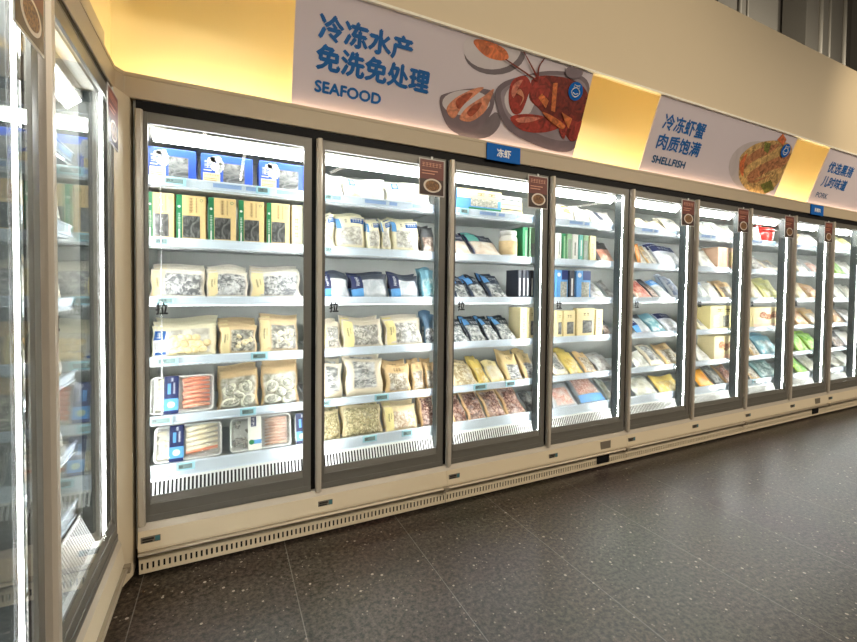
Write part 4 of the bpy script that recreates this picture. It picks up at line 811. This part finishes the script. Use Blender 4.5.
# ------------------------------------------------------------------ price tags
PR=['39.9','139','29.9','49.9','54.9','68','79','59.9','88','19.9','25.9','36.9','45','39','28','33','24.9','42','18']
cnt={}
for i,(bay,sh,x0,x1) in enumerate(TAGS):
    w=max(.05,x1-x0); hh=.038; r=empty('price_tag')
    MB().box(-w/2,w/2,-.006,.0,-hh,0).build('case','tag_case',r,.0015)
    MB().box(-w/2+.010,w/2-.012,-.0066,-.005,-hh+.008,-.008).build('screen','tag_screen',r)
    b=shift(text_mb(PR[i],h=.011,bold=.01),-w/2+.014,-.0072,-.024); b.rect(-w/2+.014,w/2-.03,-hh+.0095,-hh+.0105,-.0072); b.build('digits','ink_black',r)
    k=(bay,sh); cnt[k]=cnt.get(k,0)+1
    place(r,bay,(x0+x1)/2,.1262,SHELF[sh]-.002)
    tag(r,'pale blue price tag, %s from left on %s shelf rail, %s'%(ORD[cnt[k]-1],SHN[sh],where(bay)),'price tag','electronic price tags')
# ------------------------------------------------------------------ menu posters hung at the doors' upper right corners
def poster(kind):
    r=empty('menu_poster'); w,h=.165,.212
    MB().box(-w/2,w/2,0,.003,-h,0).build('board','poster_edge',r)
    MB().rect(-w/2+.006,w/2-.006,-h*.55,-.006,-.0006).build('red_panel','poster_red',r)
    MB().rect(-w/2+.006,w/2-.006,-h+.006,-h*.55,-.0006).build('dark_panel','poster_dark',r)
    b=dots(MB(),-w/2+.018,w/2-.02,-.048,-.022,6,1,-.0012,0,.85)
    for k in range(2): b.rect(-w/2+.018,w/2-.045-.02*k,-.072-.016*k,-.067-.016*k,-.0012)
    b.build('lettering','poster_ink',r)
    b=MB(); poly(b,circle(.004,-h*.72,.058,.040,28),-.0012); b.build('plate_print','plate_white',r)
    b=MB(); poly(b,circle(.004,-h*.72,.046,.031,24),-.0018); b.build('food_print','stew',r)
    MB().box(-.006,.006,.0,.004,0,.014).build('clip','white_strip',r)
    return r
proto=None
for bay in (1,2,4,5,6,7,8,-1,-2):
    if proto is None: o=proto=poster(0)
    else: o=copy_tree(proto)
    place(o,bay,.655,-.020,2.07)
    o.location.z=2.068
    tag(o,'brown-red menu poster at upper right of the %s'%where(bay),'poster','menu posters on the freezer doors')
# ------------------------------------------------------------------ blue hanging signs
for x,body,lab in ((1.946,'冻虾','blue sign with two white characters under the seafood banner'),(5.89,'黑猪肉','blue sign with three white characters at the pork banner')):
    r=empty('shelf_sign',(x,-.006,2.178))
    MB().box(-.128,.128,-.004,.004,-.052,.052).build('board','sign_blue',r,.001)
    t=text_mb(body,w=.105 if len(body)==2 else .12,bold=.03); sx=max(v[0] for v in t.v)/2; sz=max(v[2] for v in t.v)/2
    shift(t,-sx,-.0048,-sz).build('lettering','ink_white',r); tag(r,lab,'sign','blue shelf signs')
# ------------------------------------------------------------------ banners leaning between ledge and fascia
LEN=.5640; DIRV=Vector((0,-.177,.510)).normalized()
ANG=math.atan2(.177,.510)
for m,c,v in (('plate',(214,206,210),.03),('shade',(120,110,116),.06),('shrd',(160,76,52),.25),('clawl',(208,120,100),.3),('orange',(206,112,60),.25),('salmon',(206,112,66),.25),('bowl',(122,108,116),.06),('bowlin',(150,138,146),.06),('shrimp',(214,140,108),.2),('lob',(112,36,26),.35),('claw',(150,52,42),.3),('plate2',(200,190,192),.04),('crab',(196,150,96),.4),('crabl',(172,116,78),.35),('herb',(112,112,50),.4)):
    mottled('print_'+m,R(*[x*(1-v) for x in c]),R(*[min(255,x*(1+v)) for x in c]),20 if v>.1 else 6,.5,0,.30,.75)
def banner(x0,x1,label,texts,art,emb,clipx):
    r=empty('food_banner',(x0,.05,2.2445)); r.rotation_euler=(ANG,0,0)
    w=x1-x0
    MB().box(0,w,0,.006,0,LEN-.012).build('panel','banner_print',r)
    for i,(bx,u,v,tw,th,bold,m) in enumerate(texts):
        shift(text_mb(bx,w=tw,h=th,bold=bold),u-x0,-.0015,v).build('lettering',m,r)
    lay={}
    for k,(nm,pts,m) in enumerate(art):
        q=[(min(max(u-x0,.004),w-.004),min(max(v,.004),LEN-.016)) for u,v in pts]
        if len(q)>4 and len(q)<20:
            s=[]
            for i in range(len(q)):
                p0,p1,p2,p3=q[i-1],q[i],q[(i+1)%len(q)],q[(i+2)%len(q)]
                for k_ in range(4):
                    t=k_/4; s.append(tuple(.5*(2*p1[d]+(p2[d]-p0[d])*t+(2*p0[d]-5*p1[d]+4*p2[d]-p3[d])*t*t+(3*p1[d]-p0[d]-3*p2[d]+p3[d])*t**3) for d in (0,1)))
            q=[(min(max(u,.004),w-.004),min(max(v,.004),LEN-.016)) for u,v in s]
        o=[]
        for p in q:
            if not o or (abs(p[0]-o[-1][0])+abs(p[1]-o[-1][1]))>1e-4: o.append(p)
        a=sum(o[i][0]*o[(i+1)%len(o)][1]-o[(i+1)%len(o)][0]*o[i][1] for i in range(len(o)))
        if a<0: o=o[::-1]
        poly(MB(),o,-.0008-.00035*k).build(nm,'print_'+m,r)
    if emb:
        ex,ez,rx,rz=emb; ex-=x0; q=MB(); poly(q,circle(ex,ez,rx,rz,28),-.009); e=q.build('emblem','sign_blue',r)
        q=MB(); pts=[(math.cos(t)*(.46+.10*math.cos(2*t)),math.sin(t)*.5-.12) for t in [2*PI*k/28 for k in range(29)]]
        q.tube([(ex+a*rx,-.0098,ez+b_*rz) for a,b_ in pts],.0035,5)
        q.tube([(ex-.34*rx,-.0098,ez+.34*rz),(ex-.36*rx,-.0098,ez+.66*rz),(ex-.1*rx,-.0098,ez+.56*rz),(ex+.12*rx,-.0098,ez+.56*rz),(ex+.38*rx,-.0098,ez+.66*rz),(ex+.34*rx,-.0098,ez+.34*rz)],.0035,5)
        q.tube([(ex-.34*rx,-.0098,ez-.2*rz),(ex,-.0098,ez-.34*rz),(ex+.34*rx,-.0098,ez-.2*rz)],.003,5); q.build('emblem_figure','ink_white',e)
    tag(r,label,'banner','food banners above the freezers')
BL=mat('banner_blue',R(10,98,172),.5); BS=mat('banner_blue_small',R(24,84,132),.5)
banner(.66,2.572,'long seafood banner with lobster picture, nearest the corner',[('冷冻水产',.778,.338,.498,.112,.045,BL),('免洗免处理',.773,.203,.628,.112,.045,BL),('SEAFOOD',.773,.096,.355,.052,.04,BL)],ART1,(2.452,.420,.062,.056),0)
banner(3.255,5.182,'middle shellfish banner with crab dish picture',[('冷冻虾蟹',3.366,.336,.498,.112,.03,BL),('肉质饱满',3.364,.197,.515,.108,.03,BL),('SHELLFISH',3.365,.091,.395,.052,.034,BS)],ART2,(5.053,.42,.07,.06),0)
banner(5.80,7.72,'pork banner cut by the right edge of the photo',[('优选黑猪',5.92,.338,.52,.105,.03,BL),('儿时味道',5.912,.198,.515,.105,.03,BL),('PORK',5.908,.085,.235,.05,.008,BS)],[],None,0)
# ------------------------------------------------------------------ shop lamps and added lights
lamp=emis('lamp_white',(1,.93,.82),9)
for i,(x0,y0,x1,y1) in enumerate(((.05,-6.3,.05,-4.9),(.70,-9.0,.70,-6.6),(2.5,-7.3,2.76,-6.3),(4.63,-7.1,4.79,-6.2),(9.9,-8.0,10.57,-6.2))):
    r=empty('linear_lamp',((x0+x1)/2,(y0+y1)/2,3.9)); d=Vector((x1-x0,y1-y0,0)); l=d.length/2; d.normalize()
    MB().tube([d*-l,d*l],.03,10).build('tube',lamp,r); MB().tube([d*-l+Vector((0,0,.05)),d*l+Vector((0,0,.05))],.028,8).build('fixture',mat('lamp_grey',(.2,.2,.2),.5),r)
    for s in (-.7,.7): MB().tube([d*l*s+Vector((0,0,.07)),d*l*s+Vector((0,0,5.1))],.004,6).build('wire',mat('lamp_grey',(.2,.2,.2),.5),r)
    tag(r,'slim white linear lamp hanging over the shop floor behind the viewer, %s of five'%ORD[i],'lamp','linear lamps')
def area(name,loc,rot,size,power,col):
    l=bpy.data.lights.new(name,'AREA'); l.shape='RECTANGLE'; l.size,l.size_y=size; l.energy=power; l.color=col
    o=bpy.data.objects.new(name,l); COL.objects.link(o); o.location=loc; o.rotation_euler=rot; return o
area('shop_fill',(3.0,-5.2,4.6),(0,0,0),(4,2.0),330,(1,.86,.68))  # broad unseen area lights, added for the shop's ambient light
area('shop_fill',(8.5,-4.6,4.6),(0,0,0),(3,2.0),330,(1,.86,.68))
area('void_fill',(10,.8,5.2),(math.radians(120),0,0),(5,.4),90,(1,.9,.75))  # area light added to lift the darkness above the fascia
sp=bpy.data.lights.new('fascia_spot','SPOT'); sp.energy=150; sp.spot_size=1.5; sp.spot_blend=1; sp.color=(1,.84,.62); sp.shadow_soft_size=.15  # broad spot added to brighten the fascia towards the corner
so=bpy.data.objects.new('fascia_spot',sp); COL.objects.link(so); so.location=(2.4,-2.6,5.6); so.rotation_euler=(Vector((2.4,-.13,3.5))-Vector(so.location)).to_track_quat('-Z','Y').to_euler()
sp=bpy.data.lights.new('fascia_spot','SPOT'); sp.energy=170; sp.spot_size=.75; sp.spot_blend=1; sp.color=(1,.82,.56); sp.shadow_soft_size=.1
so=bpy.data.objects.new('fascia_spot',sp); COL.objects.link(so); so.location=(6.8,-2.4,4.5); so.rotation_euler=(Vector((6.6,-.13,3.15))-Vector(so.location)).to_track_quat('-Z','Y').to_euler()
wd=bpy.data.worlds.new('World'); S.world=wd; wd.use_nodes=True; wd.node_tree.nodes['Background'].inputs[0].default_value=(.9,.8,.66,1); wd.node_tree.nodes['Background'].inputs[1].default_value=.02
# ------------------------------------------------------------------ camera
yaw,pit,rol,F,SH=math.radians(25.6977),math.radians(-1.53459),math.radians(.62557),423.527,20.506
f=Vector((math.sin(yaw)*math.cos(pit),math.cos(yaw)*math.cos(pit),math.sin(pit))); r0=Vector((math.cos(yaw),-math.sin(yaw),0)); u0=r0.cross(f)
rr=math.cos(rol)*r0+math.sin(rol)*u0; uu=-math.sin(rol)*r0+math.cos(rol)*u0
cd=bpy.data.cameras.new('Camera'); co=bpy.data.objects.new('Camera',cd); COL.objects.link(co)
mw=Matrix((rr,uu,-f)).transposed().to_4x4(); mw.translation=(.3514,-2.24398,1.31529); co.matrix_world=mw
cd.sensor_fit='HORIZONTAL'; cd.sensor_width=36; cd.lens=36*F/857; cd.shift_y=-SH/857; cd.clip_start=.02; cd.clip_end=60
S.camera=co
S.cycles.max_bounces=10; S.cycles.transparent_max_bounces=16; S.cycles.diffuse_bounces=4; S.cycles.glossy_bounces=4; S.cycles.caustics_reflective=False; S.cycles.caustics_refractive=False
vs=S.view_settings; S.display_settings.display_device='sRGB'; vs.view_transform='Standard'; vs.look='None'; vs.exposure=0; vs.gamma=1; vs.use_curve_mapping=False
